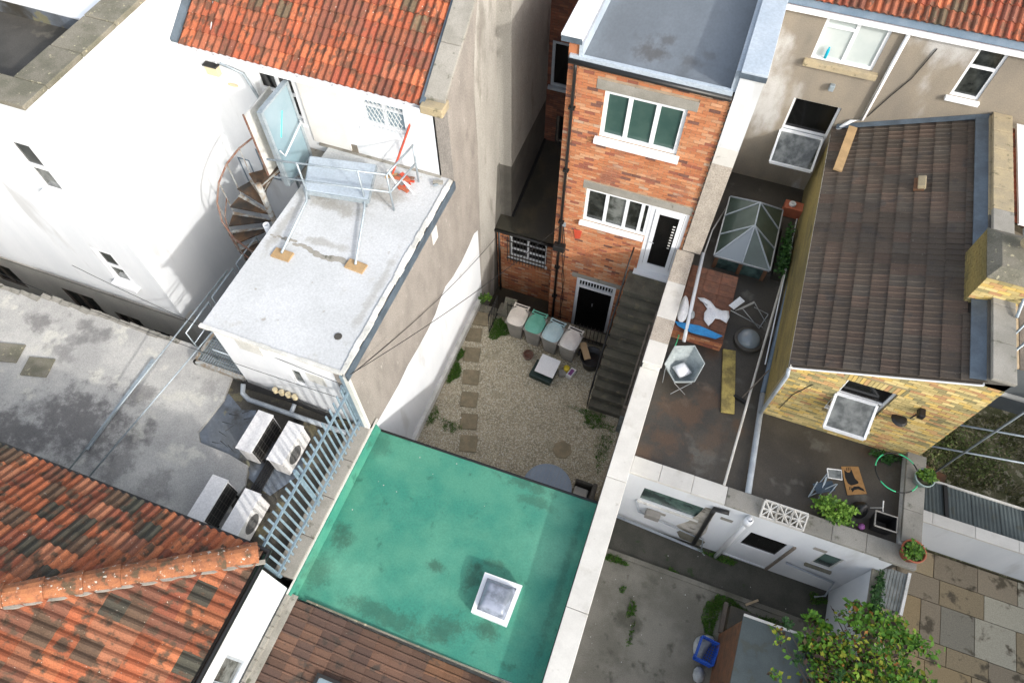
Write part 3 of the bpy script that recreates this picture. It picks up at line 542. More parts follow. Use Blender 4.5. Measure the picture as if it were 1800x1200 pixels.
for k, (a, b) in enumerate(((1.28, 2.1), (2.11, 2.95), (2.96, 3.8), (3.81, 4.64))): M().box(-5.38, -4.96, a, b, 3.36, 3.43).build('coping_stone', 'concrete', t, bevel=.008)
M().box(-4.998, -4.98, 8.5, 8.75, 5.15, 5.55).build('airbrick', 'cream_door', t)
# ------------------------------------------------------------------ white flat-roofed extension
t = thing('flat_roofed_extension', 'white walled extension with a white flat roof at the foot of the orange roofed house', 'building', (-6.6, 7, 3))
panel(M(), 'y', 4.7, 4.95, -8.05, -5.34, 3.2, 5.78, [(-6.55, -6.25, 4.35, 5.0)]).build('wall', 'white_render', t)
M().box(-8.05, -7.8, 4.95, 9.84, -1.2, 5.78).box(-7.8, -5.36, 4.95, 9.84, -1.2, 3.2).build('side_wall', 'white_render', t)
window(t, 4.71, -6.55, -6.25, 4.35, 5.0, proud=0, frame='white_gloss', pane='painted_reflection_glass', fw=.035)
for x0, x1, z0, z1 in ((-7.55, -7.0, 5.2, 5.55), (-6.1, -5.7, 4.75, 5.1)): M().box(x0, x1, 4.688, 4.699, z0, z1).build('blocked_window', 'white_dirty', t)
M().box(-8.12, -5.08, 4.62, 9.849, 5.80, 5.87).build('flat_roof', 'white_membrane', t, bevel=.01)
m = M()
for k in range(26):
    y0 = 4.6 + k * .2; m.obox((-5.06 + rnd.uniform(-.01, .01), y0 + .1, 5.87), (.1 + rnd.uniform(-.02, .03), .205, .05), Matrix.Rotation(rnd.uniform(-.05, .05), 3, 'Z'))
m.build('roof_edge', 'white_dirty', t)
M().box(-5.0, -4.97, 4.6, 9.84, 5.62, 5.84).build('edge_flashing', 'lead', t)
m = M()
for k in range(14):
    x0 = -8.14 + k * .22; m.obox((x0 + .11, 4.61, 5.86), (.225, .07 + rnd.uniform(-.02, .02), .05), Matrix.Rotation(rnd.uniform(-.05, .05), 3, 'Z'))
m.build('front_edge', 'white_dirty', t)
M().lathe((-5.5, 5.3, 5.872), [(0, .012), (.075, .012), (.08, 0)], 14).build('roof_outlet', 'dark_asphalt', t)
mm = M()                                               # crack where the coat has gone
a = at(478, 415, 5.875); b = at(610, 462, 5.875)
for k in range(34):
    s_ = k / 33; p = a.lerp(b, s_) + Vector((rnd.uniform(-.03, .03), .12 * math.sin(s_ * 7) * .4 + rnd.uniform(-.04, .04), 0)); mm.lathe((p.x, p.y, 5.871), [(0, .004), (rnd.uniform(.02, .05) * (.6 + s_ * .7), .003), (.06 * (.6 + s_), 0)], 7, 1.3, .7)
mm.build('worn_patch', 'concrete', t)
for k in range(4): M().lathe((-7.2 + .16 * k, 4.62, 3.72), [(0, -.05), (.06, -.05), (.06, .05), (0, .05)], 10).build('junction_box', 'cream_box', t)
m = M()
for k in range(5): m.tube([(-8.0, 4.60 - .02 * k, 3.66 - k * .04), (-7, 4.6, 3.6 - k * .05), (-6, 4.57, 3.5 - k * .03), (-5.5, 4.62, 3.42)], .016, 6)
m.build('cable_bundle', 'cable', t)
tag(M().tube([(-8.0, 4.55, 3.62), (-7.96, 4.38, 3.5), (-7.8, 4.32, 3.42), (-6.6, 4.33, 3.42), (-5.4, 4.35, 3.42)], .055, 12).tube([(-6.75, 4.33, 3.42), (-6.75, 4.55, 3.5)], .05, 10).build('waste_pipe', 'grey_pipe', label='grey waste pipe along the foot of the white extension', cat='pipe', smooth=True))
# ------------------------------------------------------------------ left flat roof deck
t = thing('flat_roofed_building', 'low building with a grey stained flat roof left of the air conditioning units', 'building', (-12, 3, -1.2))
dk = [(-26, 1.2), (-6.1, 1.2), (-6.2, 1.55), (-6.45, 1.75), (-6.95, 2.15), (-6.87, 2.6), (-7.05, 3.0), (-7.55, 3.08), (-8.3, 3.1), (-8.47, 3.3), (-8.38, 4.15), (-8.55, 4.85), (-9.9, 5.15), (-12, 5.12), (-15.4, 4.98), (-26, 4.95)]
M().prism([(a, b, 3.32) for a, b in dk], (0, 0, -4.5)).build('roof', 'deck_felt', t)
M().prism([(-8.8, 1.2, 3.24), (-5.34, 1.2, 3.24), (-5.34, 4.7, 3.24), (-8.7, 4.7, 3.24)], (0, 0, -4.4)).build('lower_roof', 'mossy_felt', t)
M().prism([(a, b, 3.245) for a, b in ((-8.55, 3.0), (-8.4, 4.35), (-7.9, 4.1), (-7.6, 4.2), (-7.35, 3.6), (-6.7, 3.7), (-6.3, 3.9), (-5.9, 3.3), (-6.3, 2.6), (-6.7, 2.7), (-7.4, 2.95))], (0, 0, .006)).build('membrane_patch', 'blue_felt', t)
m = M()
for i in range(60):
    x0 = -26 + i * .28
    if x0 < -10.2: m.obox((x0, (5.08 if x0 > -14 else 4.95) + rnd.uniform(-.02, .02), 3.325), (.3, .09 + rnd.uniform(0, .05), .03), Matrix.Rotation(rnd.uniform(-.1, .1), 3, 'Z'))
m.build('roof_edging', 'concrete', t)
for px, py in ((15, 620), (67, 645)):
    c = at(px, py, 3.33); M().obox((c.x, c.y, 3.34), (.62, .48, .035), Matrix.Rotation(.25, 3, 'Z')).build('square_patch', 'mossy_stone', t, bevel=.01)
M().lathe(at(422, 835, 3.25), [(0, .02), (.04, .03), (.13, .02), (.2, .0)], 16).build('roof_drain', 'yard_concrete', t)
mm = M()
for k in range(9):
    a_ = Vector((rnd.uniform(-8.2, -7.6), rnd.uniform(3.15, 4.1), 3.252)); an = rnd.uniform(-.5, 1.2)
    mm.tube([a_ + Vector((math.cos(an), math.sin(an), 0)) * d_ + Vector((0, 0, .0)) for d_ in (0, .12, .25)], .008, 4, .002)
mm.build('felt_creases', 'black_plastic', t)
c1, c2_ = at(270, 632, 3.36), at(152, 790, 3.36)
tag(M().bar(c1, c2_, .07, .05).build('steel_channel', 'galvanised', label='loose steel channel lying on the grey flat roof', cat='steel beam'))
for k, (a_, b_) in enumerate((((400, 475), (115, 833)), ((440, 505), (150, 845)))):
    p, q_ = at(*a_, 4.3), at(*b_, 3.5)
    tag(M().tube([p, q_], .018, 8).build('handrail', 'galvanised', label=('long galvanised tube running down across the grey flat roof, the left one of two' if k == 0 else 'long galvanised tube running down across the grey flat roof, the right one of two'), cat='handrail', group='galvanised tubes over the flat roof', smooth=True))
# metal escape walkway, ladder hoops
t = thing('escape_walkway', 'steel grating walkway with tube handrails beside the white extension', 'walkway', (-8.7, 5.3, 3.3))
m = M()
for k in range(20): m.box(-9.35 + k * .062, -9.345 + k * .062, 4.75, 7.6, 3.52, 3.56)
for k in range(40): m.box(-9.35, -8.12, 4.75 + k * .072, 4.756 + k * .072, 3.53, 3.55)
m.build('grating', 'galvanised', t)
M().box(-9.4, -8.1, 4.66, 4.74, 3.44, 3.58).box(-9.42, -9.35, 4.66, 7.6, 3.44, 3.58).build('edge_beam', 'flaky_steel', t)
m = M()
for k, yy in enumerate((4.9, 5.9, 6.9)):
    m.tube([(-9.3, yy, 3.55), (-9.3, yy, 4.5), (-9.3, yy + .85, 4.5), (-9.3, yy + .85, 3.55)], .02, 8)
    m.tube([(-9.3, yy, 4.05), (-9.3, yy + .85, 4.05)], .015, 6)
m.build('handrail', 'galvanised', t, smooth=True)
M().tube([(-8.9, 4.9, 3.6), (-8.9, 4.95, 3.95), (-8.45, 4.95, 3.95), (-8.4, 4.9, 3.6)], .02, 8).build('grab_hoop', 'galvanised', t, smooth=True)
tag(M().lathe((-8.35, 7.35, 3.0), [(.07, 0), (.07, 2.75), (.055, 2.75), (.055, 0)], 14).build('vent_pipe', 'white_pvc', label='white soil vent pipe standing beside the white extension', cat='pipe', smooth=True))
# ------------------------------------------------------------------ spiral staircase
t = thing('spiral_staircase', 'rusty spiral fire escape between the white walls', 'staircase', (-9.1, 8.1, -1.2))
cx, cy, R_ = -9.0, 8.2, 1.05
M().tube([(cx, cy, -1.2), (cx, cy, 5.9)], .07, 12).build('newel_post', 'flaky_steel', t, smooth=True)
rail = []
for k in range(26):
    a = math.radians(95 + k * 20 if False else 75 + k * 22); z = 5.75 - k * .215
    if z < -1: break
    b = a + math.radians(24)
    A = [(cx + math.cos(x_) * rr, cy + math.sin(x_) * rr, z) for x_, rr in ((a, .08), (a, R_), (b, R_), (b, .08))]
    tr = M().prism(A, (0, 0, .035)).build('tread', 'rust_tread', t)
    M().prism([(cx + math.cos(a) * .08, cy + math.sin(a) * .08, z + .036), (cx + math.cos(a) * R_, cy + math.sin(a) * R_, z + .036), (cx + math.cos(a + .09) * R_, cy + math.sin(a + .09) * R_, z + .036), (cx + math.cos(a + .25) * .08, cy + math.sin(a + .25) * .08, z + .036)], (0, 0, .012)).build('nosing', 'flaky_steel', tr)
    p = Vector((cx + math.cos(a) * R_, cy + math.sin(a) * R_, z)); rail.append(p + Vector((0, 0, 1.0)))
    M().tube([p, p + Vector((0, 0, .98))], .011, 6).build('baluster', 'flaky_steel', t)
M().tube(rail[::1], .022, 8).build('handrail', 'rusty_iron', t, smooth=True)
M().tube([p - Vector((0, 0, .5)) for p in rail[5:]], .015, 6).build('mid_rail', 'rusty_iron', t, smooth=True)
M().box(-9.3, -8.1, 8.95, 9.84, 5.58, 5.64).build('landing', 'concrete', t)
M().box(-9.03, -8.99, 8.62, 9.6, 5.75, 7.45).build('guard_panel', 'white_dirty', t); M().bar((-9.01, 8.6, 5.7), (-9.01, 8.6, 7.5), .03, .03).build('guard_post', 'rusty_iron', t)
M().tube([(-9.3, 9.0, 5.64), (-9.3, 9.0, 6.6), (-9.3, 9.78, 6.6)], .022, 8).tube([(-9.3, 9.0, 6.1), (-9.3, 9.78, 6.1)], .015).build('landing_rail', 'rusty_iron', t, smooth=True)
# ------------------------------------------------------------------ open steel door and platform
t = thing('escape_door', 'pale blue-grey steel fire door standing open above the spiral stair', 'door', (-8.5, 9.4, 5.9))
M().box(-8.54, -8.49, 8.6, 9.52, 5.72, 7.7).build('panel', 'door_steel', t)
M().box(-8.57, -8.46, 8.53, 8.6, 5.7, 7.74).box(-8.57, -8.46, 9.52, 9.59, 5.7, 7.74).box(-8.57, -8.46, 8.6, 9.52, 7.7, 7.75).box(-8.57, -8.46, 8.6, 9.52, 5.68, 5.73).build('frame', 'galvanised', t)
M().tube([(-8.43, 8.62, 6.7), (-8.36, 8.64, 6.55), (-8.36, 9.45, 6.8), (-8.43, 9.5, 6.8)], .018, 8).build('push_bar', 'white_gloss', t, smooth=True)
M().bar((-8.484, 8.85, 6.85), (-8.484, 9.15, 7.32), .03, .006).build('stripe', 'neon', t)
t = thing('steel_platform', 'grey steel platform with tube railings on the white flat roof', 'platform', (-7.1, 8.9, 5.87))
p = [at(545, 275, 6.2), at(660, 290, 6.2), at(646, 350, 6.2), at(535, 333, 6.2)]
M().prism([(v.x, v.y, 6.18) for v in p], (0, 0, .03)).build('deck_plate', 'pale_metal', t)
m = M(); q = [Vector((v.x, v.y, 6.13)) for v in p]
for i in range(4): m.bar(q[i], q[(i + 1) % 4], .05, .12)
for s_ in (.33, .66): m.bar(q[3].lerp(q[2], s_), q[0].lerp(q[1], s_), .04, .08)
m.build('frame', 'galvanised', t)
P0, P1 = at(545, 335, 6.9), at(655, 345, 6.9)
fr = [Vector((-8.35, 8.1, 0)), Vector((-5.85, 8.55, 0))]
m = M()
for z in (6.45, 6.95): m.tube([(fr[0].x, fr[0].y, z), (fr[1].x, fr[1].y, z)], .022, 8).tube([(fr[1].x, fr[1].y, z), (-5.7, 9.5, z)], .022, 8)
for x_, y_ in ((-7.72, 8.21), (-6.45, 8.44), (-5.85, 8.55), (-5.7, 9.5)): m.tube([(x_, y_, 5.9), (x_, y_, 6.97)], .022, 8)
m.build('railing', 'galvanised', t, smooth=True)
for k, (x_, y_, fx, fy) in enumerate(((-7.72, 8.21, -7.5, 6.66), (-6.45, 8.44, -5.94, 6.92))):
    M().tube([(x_, y_, 6.2), (x_ + .04, y_ - .15, 6.0), (fx, fy, 5.95)], .028, 8).build('brace', 'galvanised', t, smooth=True)
    M().obox((fx, fy, 5.89), (.42, .24, .04), Matrix.Rotation(-.05 * k - .02, 3, 'Z')).build('foot_board', 'plywood', t, bevel=.005)
tag(M().bar(at(690, 305, 6.0), at(722, 215, 7.2), .035, .035).build('pole', 'red_plastic', label='red and white pole leaning by the railing on the white roof', cat='pole'))
a0 = at(700, 320, 5.9); sc = [('red_plastic', .35, .05, 0.2), ('red_plastic', .3, .06, .9), ('terracotta', .28, .08, -.3), ('white_gloss', .6, .03, -.6), ('white_gloss', .5, .03, -.45), ('plywood', .3, .1, .5)]
t = thing('rubble_pile', 'heap of red and white offcuts on the corner of the white flat roof', 'debris', a0)
for k, (mm_, l_, w_, r_) in enumerate(sc + [('rusty_iron', .4, .07, .1), ('red_plastic', .25, .1, -.5), ('terracotta', .35, .07, .15), ('cream_door', .5, .05, -.7)]): M().obox(a0 + Vector((rnd.uniform(-.22, .3), rnd.uniform(-.2, .16), .02 + .012 * k)), (l_, w_, .03), Matrix.Rotation(r_, 3, 'Z')).build('offcut', mm_, t)
a0 = at(770, 322, 5.9); t = thing('chair_frame', 'small grey broken bracket on the edge of the white flat roof', 'bracket', a0)
M().obox(a0 + Vector((0, 0, .03)), (.22, .08, .06), Matrix.Rotation(.3, 3, 'Z')).build('plate', 'concrete', t); M().bar(a0, a0 + Vector((-.02, -.14, .05)), .05, .04).build('arm', 'galvanised', t)
# ------------------------------------------------------------------ AC units
def ac(label, x, y, fan):
    t = thing('air_conditioner', label, 'air conditioner', (0, 0, 0), 'outdoor air conditioning units on the flat roof')
    b = M().box(-.17, .17, -.44, .44, .09, .72).build('casing', 'ac_casing', t, bevel=.02)
    M().box(-.185, .185, -.455, .455, .72, .745).build('top_panel', 'ac_casing', t, bevel=.008)
    if fan == 'dark':
        M().box(.171, .176, -.41, .41, .12, .69).build('coil', 'black_plastic', t); m = M()
        for k in range(6): m.box(.178, .181, -.38 + k * .15, -.376 + k * .15, .13, .68)
        for k in range(5): m.box(.178, .181, -.4, .4, .16 + k * .12, .164 + k * .12)
        m.build('guard', 'bin_body', t, kind='stuff')
    else:
        m = M(); n = 26
        m.add([(.174, -.08 + .21 * math.cos(2 * math.pi * j / n), .41 + .21 * math.sin(2 * math.pi * j / n)) for j in range(n)], [tuple(range(n))]); m.build('fan_opening', 'fan_grey', t)
        m = M()
        for r_ in (.09, .2): m.tube([(.182, -.08 + r_ * math.cos(q_), .41 + r_ * math.sin(q_)) for q_ in np.linspace(0, 2 * math.pi, 21)], .003, 4)
        m.build('fan_guard', 'bin_body', t, kind='stuff')
    m = M()
    for k in range(12): m.box(-.178, -.171, -.42, .42, .14 + k * .045, .146 + k * .045)
    m.build('fins', 'black_plastic', t)
    for y_ in (-.36, .31): M().box(-.19, .19, y_, y_ + .05, .0, .09).build('foot', 'black_plastic', t)
    M().box(-.2, -.172, -.36, -.24, .16, .36).build('valve_cover', 'white_dirty', t, bevel=.01)
    return place(t, (x, y, 3.245), 0)
ac('pale air conditioning unit nearest the white extension wall, left one of the upper pair', -6.97, 3.55, 'dark')
ac('pale air conditioning unit right of the upper pair, close to the blue steel fence', -6.25, 3.55, 'pale')
ac('pale air conditioning unit left of the lower pair, beside the tiled roof edge', -7.08, 2.0, 'dark')
ac('pale air conditioning unit right of the lower pair, between fence and tiled roof', -6.32, 1.98, 'pale')
m = M()
for k in range(5): m.tube([(-6.72 + .05 * k, 1.45, 3.29), (-6.72 + .05 * k, 3.2, 3.29), (-6.65 + .05 * k, 4.3, 3.3)], .02, 6)
tag(m.build('pipe_run', 'cable', label='black insulated pipes running between the air conditioning units', cat='pipes'))
# ------------------------------------------------------------------ steel palisade fence
t = thing('steel_fence', 'pale blue steel palisade fence along the wall by the green roof', 'fence', (-5.17, 3, 3.43))
for k in range(23):
    y = 1.22 + k * .148; M().box(-5.175, -5.15, y, y + .042, 3.47, 5.32).build('pale', 'blue_steel', t, bevel=.004)
for z in (3.75, 5.0): M().box(-5.15, -5.11, 1.2, 4.6, z, z + .045).build('rail', 'blue_steel', t)
for y in (1.2, 2.75, 4.58): M().box(-5.24, -5.18, y, y + .06, 3.43, 5.25).build('post', 'blue_steel', t)
t = thing('wall_post', 'white and grey steel end post at the corner of the white extension', 'post', (-5.1, 4.66, 3.4))
M().box(-5.08, -4.98, 4.6, 4.68, 3.43, 5.72).build('post', 'white_dirty', t); M().box(-5.16, -5.082, 4.6, 4.64, 3.43, 5.7).build('flange', 'blue_steel', t)
# ------------------------------------------------------------------ hip roofed building, bottom left
E0 = Vector((-5.03, 1.27, 5.30)); T1, T2 = .607, .448
t = thing('tiled_building', 'building with a weathered orange hipped tile roof at the bottom left', 'building', (-8, -2, -1.2))
panel(M(), 'x', -5.2, -5.0, -9, 1.1, -1.25, 5.15, [(-.75, -.28, 3.45, 4.45)]).build('wall', 'white_render', t)
M().box(-24, -5.2, .95, 1.1, -1.25, 5.1).build('north_wall', 'concrete', t)
w_ = M(); panel(w_, 'x', -5.1, -5.05, -.75, -.28, 3.45, 4.45, [(-.70, -.33, 3.5, 4.4)]); w_ = w_.build('window', 'grey_pipe', t)
M().box(-5.08, -5.07, -.71, -.32, 3.49, 4.41).build('pane', 'painted_reflection_glass', w_)
hipd = Vector((-T1, -T2, T1 * T2)); hipd = Vector((-1 / T2, -1 / T1, 1)); Lh = 7
pt = E0 + hipd.normalized() * Lh
s1 = Vector((0, -1, T1)).normalized(); s2 = Vector((-1, 0, T2)).normalized()
rf = M().prism([E0, pt, Vector((-24, pt.y, pt.z)), Vector((-24, E0.y, E0.z))], (0, 0, -.06)).prism([E0, Vector((E0.x, -9, E0.z)), Vector((pt.x, -9, pt.z)), pt], (0, 0, -.06)).build('roof', 'wet_dark', t)
tm = tile_mesh('roman', .33, .42, 'weathered_tile')
hz = hipd.normalized(); n1 = Vector((1, 0, 0)).cross(s1)
side = Vector((0, 0, 1)).cross(hz).normalized()          # horizontal normal of the hip plane
if side.x < 0: side = -side                                   # points to the right-hand face
lay_tiles(rf, E0 + Vector((.05, .06, .0)), (-1, 0, 0), s1, 24, 9, .327, .345, tile_mesh('roman', .33, .42, 'weathered_tile'), clip=(E0 + Vector((0, 0, 0)), side)) if False else None
# face towards the yard roofs: columns run from left to right
o1 = Vector((E0.x - 24 * .327, E0.y + .06, E0.z))
lay_tiles(rf, o1, (-1, 0, 0), s1, 1, 1, .3, .3, tm, keep=lambda p: False)
def flipped(w, ln, mname):
    me = tile_mesh('roman', w, ln, mname); return me
lay_tiles(rf, Vector((E0.x, E0.y + .06, E0.z + .01)), (-1, 0, 0), s1, 24, 10, .327, .345, tm, clip=(E0, side))
lay_tiles(rf, Vector((E0.x + .06, E0.y - 5.4 + .1, E0.z + .01)), (0, 1, 0), s2, 17, 12, .327, .345, tm, clip=(E0, -side))
k = 0; d = -.02
while d < 5.2:
    a, b = E0 + hz * d + Vector((0, 0, .075)), E0 + hz * (d + .52) + Vector((0, 0, .05))
    u = (b - a).normalized(); sd = u.cross(Vector((0, 0, 1))).normalized(); up = sd.cross(u)
    vs = []; 
    for e, r_ in ((a, .185), (b, .165)):
        vs += [e + sd * math.cos(x_) * r_ + up * (math.sin(x_) * r_ * .95 - .03) for x_ in [math.pi * j / 8 for j in range(9)]]
    M().add(vs, [(j, j + 1, j + 10, j + 9) for j in range(8)] + [tuple(range(9)), tuple(range(9, 18))]).build('ridge_tile', 'ridge_tile', rf, smooth=False); M().bar(a + Vector((0, 0, .0)), a + hz * .012, .34, .1).build('joint', 'wet_dark', rf) if False else None; d += .50
mm = M()
for k in range(26):
    p = E0 + hz * (k * .2) + Vector((0, 0, .03)); q = p - Vector((hz.x, hz.y, 0)).normalized().cross(Vector((0, 0, 1))) * 0
    off = side * .17; mm.obox(p + off + Vector((0, 0, -.0)), (.21, .06 + rnd.uniform(-.01, .02), .05), Matrix((hz, side, hz.cross(side))).transposed())
mm.build('mortar_fillet', 'concrete', rf)
M().tube([(-24, 1.36, 5.22), (-4.9, 1.36, 5.22), (-4.9, -9, 5.22)], .06, 8).build('gutter', 'black_plastic', t, smooth=True)
M().box(-24, -4.96, 1.28, 1.31, 5.08, 5.27).box(-4.99, -4.95, -9, 1.3, 5.08, 5.27).build('fascia', 'black_plastic', t)
# ------------------------------------------------------------------ green flat roof
t = thing('green_roofed_building', 'single storey building with a green felt flat roof and one square skylight', 'building', (-2.4, 3, -1.2))
M().prism([(-4.94, 1.02, 3.10), (-4.94, 4.78, 3.02), (.11, 4.86, 3.02), (.11, 1.1, 3.10)], (0, 0, -.12)).build('roof', 'green_felt', t)
M().box(-4.94, .1, 4.62, 4.74, -1.2, 2.88).build('wall', 'white_render', t); M().box(-4.94, .1, 1.1, 1.2, -1.2, 2.9).build('wall', 'white_render', t)
M().bar((-4.95, 4.79, 3.03), (.12, 4.87, 3.03), .03, .03).bar((-4.95, 4.81, 2.97), (.12, 4.89, 2.97), .05, .08).build('drip_edge', 'black_plastic', t)
M().prism([(-4.965, 1.0, 3.42), (-4.965, 4.95, 3.42), (-4.90, 4.95, 3.1), (-4.90, 1.0, 3.17)], (.012, 0, 0)).v
M().prism([(-4.958, 1.0, 3.05), (-4.84, 1.0, 3.09), (-4.90, 1.0, 3.36), (-4.958, 1.0, 3.36)], (0, 3.78, 0)).build('upstand', 'green_felt', t)
M().box(-4.958, -4.925, 1.0, 4.9, 3.36, 3.385).build('flashing_strip', 'light_coping', t)
def patch(cx, cy, rx, ry, m_, seed, z0):
    r_ = random.Random(seed); mm = M(); n = 26; ps = []
    for j in range(n):
        a = 2 * math.pi * j / n; k = 1 + .22 * math.sin(3 * a + seed) + .14 * math.sin(7 * a + seed * 2) + r_.uniform(-.09, .09); ps.append((cx + rx * k * math.cos(a), cy + ry * k * math.sin(a), z0))
    mm.add(ps, [tuple(range(n))]).build('stain', m_, t)
zz = lambda y: 3.10 - (y - 1.02) * .0206 + .004
def speck(px, py, rx, ry, n, m_='stain'):
    c = at(px, py, 3.07); mm = M()
    for k in range(n):
        a = rnd.gauss(0, .5), rnd.gauss(0, .5); r_ = rnd.uniform(.006, .018) * (1.4 if rnd.random() < .15 else 1)
        x_, y_ = c.x + a[0] * rx, c.y + a[1] * ry
        mm.add([(x_ + r_ * rnd.uniform(.6, 1.4) * math.cos(j * 1.05), y_ + r_ * rnd.uniform(.6, 1.3) * math.sin(j * 1.05), zz(y_) + .001) for j in range(6)], [tuple(range(6))])
    mm.build('bird_marks', m_, t, kind='stuff')
speck(750, 850, 2.4, 1.8, 12, 'light_coping')
# skylight
s_ = thing('skylight', 'square white framed dome skylight on the green flat roof', 'skylight', (-1.18, 2.36, 3.07))
c = [at(853, 1006, 3.3), at(917, 1029, 3.3), at(890, 1099, 3.3), at(829, 1074, 3.3)]; cc = sum(c, Vector()) / 4
R4 = [cc + (p - cc) for p in c]
m = M()
for (z0, z1, o_, i_) in ((3.06, 3.22, 1.0, .84), (3.22, 3.3, 1.03, .80)):
    for j in range(4):
        a, b = R4[j] - cc, R4[(j + 1) % 4] - cc
        pl = [cc + a * o_, cc + b * o_, cc + b * i_, cc + a * i_]
        m.prism([(p.x, p.y, z0) for p in pl], (0, 0, z1 - z0))
m.build('frame', 'white_gloss', s_)
vs = []; fs = []; n = 13
A_, B_, C_, D_ = [cc + (p - cc) * .81 for p in R4]
for i in range(n):
    for j in range(n):
        u, v = i / (n - 1), j / (n - 1); p = (A_ * (1 - u) + B_ * u) * (1 - v) + (D_ * (1 - u) + C_ * u) * v
        du, dv = 1 - abs(2 * u - 1), 1 - abs(2 * v - 1); hh = .16 * min(1, 3.2 * min(du, dv)) ** .6 + .05 * du * dv; vs.append((p.x, p.y, 3.28 + hh))
for i in range(n - 1):
    for j in range(n - 1): fs.append((i * n + j, i * n + j + 1, (i + 1) * n + j + 1, (i + 1) * n + j))
M().add(vs, fs).build('dome', 'dome_glass', s_, smooth=True)
# ------------------------------------------------------------------ brown tiled roof at the bottom
t = thing('brown_tiled_roof', 'brown tiled roof sloping away below the green flat roof', 'roof', (-2.5, 0, 1))
DZ = lambda x_: 3.16 - (x_ + 4.7) * .11
rf = M().prism([(-4.93, 1.0, DZ(-4.93)), (.14, 1.0, DZ(.14)), (.14, -6, DZ(.14)), (-4.93, -6, DZ(-4.93))], (0, 0, -.1)).build('roof', 'wet_dark', t)
sdl = Vector((-1, 0, .11)).normalized(); ul = Vector((0, 1, 0)); bt = tile_mesh('flat', .30, .42, 'chocolate_tile')
for j in range(14):
    for i in range(9):
        o_ = Vector((.05, .985 - (i + 1) * .3005, DZ(.05) + .02)) + sdl * (j * .345); nn = ul.cross(sdl)
        instance('tile', bt, rf, Matrix.Translation(o_ + nn * rnd.uniform(0, .005)) @ Matrix((ul, sdl, nn)).transposed().to_4x4() @ Matrix.Rotation(rnd.gauss(0, .006), 4, 'Z'))
M().prism([(-4.95, 1.05, 3.27), (-4.76, 1.05, 3.24), (-4.76, -6, 3.24), (-4.95, -6, 3.27)], (0, 0, .02)).build('valley_flashing', 'concrete', rf)
m = M()
for k in range(16): m.box(-4.96, -4.90 + rnd.uniform(0, .03), 1.0 - k * .2 - .19, 1.0 - k * .2, 3.26, 3.38)
m.build('stepped_flashing', 'concrete', rf)
M().bar((-4.6, 1.045, 3.15), (.1, 1.045, 3.10), .035, .03).build('verge_trim', 'mossy_stone', t)
v = thing('roof_window', 'small framed roof window in the brown tiled roof', 'roof window', (-3.5, -.3, 3.0)); m = M()
a = Vector((-3.8, .0, 3.0)); m.box(-3.80, -3.0, -.05, .01, 3.0, 3.16).box(-3.8, -3.74, -.9, -.05, 3.0, 3.16).box(-3.06, -3.0, -.9, -.05, 3.0, 3.16); m.build('frame', 'black_iron', v)
M().box(-3.74, -3.06, -.9, -.05, 3.05, 3.12).build('pane', 'blue_glass', v)
# ------------------------------------------------------------------ party wall down the middle
t = thing('garden_wall', 'long white topped boundary wall between the gravel yard and the neighbouring terrace', 'wall', (.35, 5, -1.2))
M().box(.17, .51, -9, 11.35, -1.25, 3.46).build('wall', 'white_render', t)
y = -6.0
for ln in (2.9, 2.6, 3.1, 2.7, 2.75):
    M().box(.12, .55, y + .004, y + ln - .004, 3.46, 3.56).build('coping_stone', 'light_coping', t, bevel=.012); y += ln
yy = y
M().box(.16, .55, yy, 11.43, 3.462, 3.72).build('raised_wall', 'white_dirty', t)
for m_, ln in (('light_coping', .62), ('pebble_render', .66), ('light_coping', 1.08), ('pebble_render', 1.4)):
    M().box(.13, .57, y + .004, min(y + ln, 11.43), 3.72, 3.80 + rnd.uniform(-.008, .008)).build('coping_stone', m_, t, bevel=.012); y += ln
# ------------------------------------------------------------------ brick extension
YB = 11.5
t = thing('brick_extension', 'three storey red brick rear extension with white windows and a grey flat roof', 'house', (-1.3, 13, -1.2))
hol = [(-2.21, -.50, 6.60, 7.80), (-2.33, -.72, 3.84, 4.96), (-.72, .18, 2.55, 4.96), (-2.27, -1.12, -1.2, 1.47)]
lint = [(-2.40, -.32, 7.80, 8.03), (-2.42, .20, 4.98, 5.20), (-2.42, -.98, 1.47, 1.62)]
panel(M(), 'y', YB, YB + .25, -3.02, .24, -1.25, 8.36, hol).build('wall', 'mortar', t)
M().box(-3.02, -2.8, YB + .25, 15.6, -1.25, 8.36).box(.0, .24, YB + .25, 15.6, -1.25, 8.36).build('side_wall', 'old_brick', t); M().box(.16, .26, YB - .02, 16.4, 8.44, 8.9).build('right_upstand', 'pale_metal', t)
bricks(t, YB, -3.03, .25, -1.2, 8.36, hol + lint, 'red_brick', 300)
for a in lint: M().box(a[0], a[1], YB - .018, YB + .05, a[2], a[3]).build('lintel', 'concrete', t, bevel=.006)
w1 = window(t, YB, *hol[0], bars_x=(-1.66, -1.08), frame='white_pvc', panes=['blind_glass'] * 3, fw=.085, sill=.10, proud=-.03)
M().box(-2.3, -.42, YB - .12, YB + .03, 6.46, 6.597).build('window_sill', 'white_pvc', t, bevel=.006)
w2 = window(t, YB, *hol[1], bars_x=(-1.80, -1.30, -.92), frame='white_pvc', panes=['dark_glass', 'painted_reflection_glass', 'dark_glass', 'dark_glass'], fw=.075, proud=-.03)
M().box(-2.4, -.74, YB - .10, YB + .03, 3.73, 3.837).build('window_sill', 'white_pvc', t, bevel=.006)
d_ = M(); panel(d_, 'y', YB + .02, YB + .09, -.72, .18, 2.55, 4.96, [(-.62, .09, 2.72, 4.87)]); d_ = d_.build('back_door', 'white_pvc', t)
panel(M(), 'y', YB + .0, YB + .06, -.61, .08, 2.73, 4.86, [(-.50, -.02, 2.86, 4.74)]).build('door_leaf', 'white_pvc', d_)
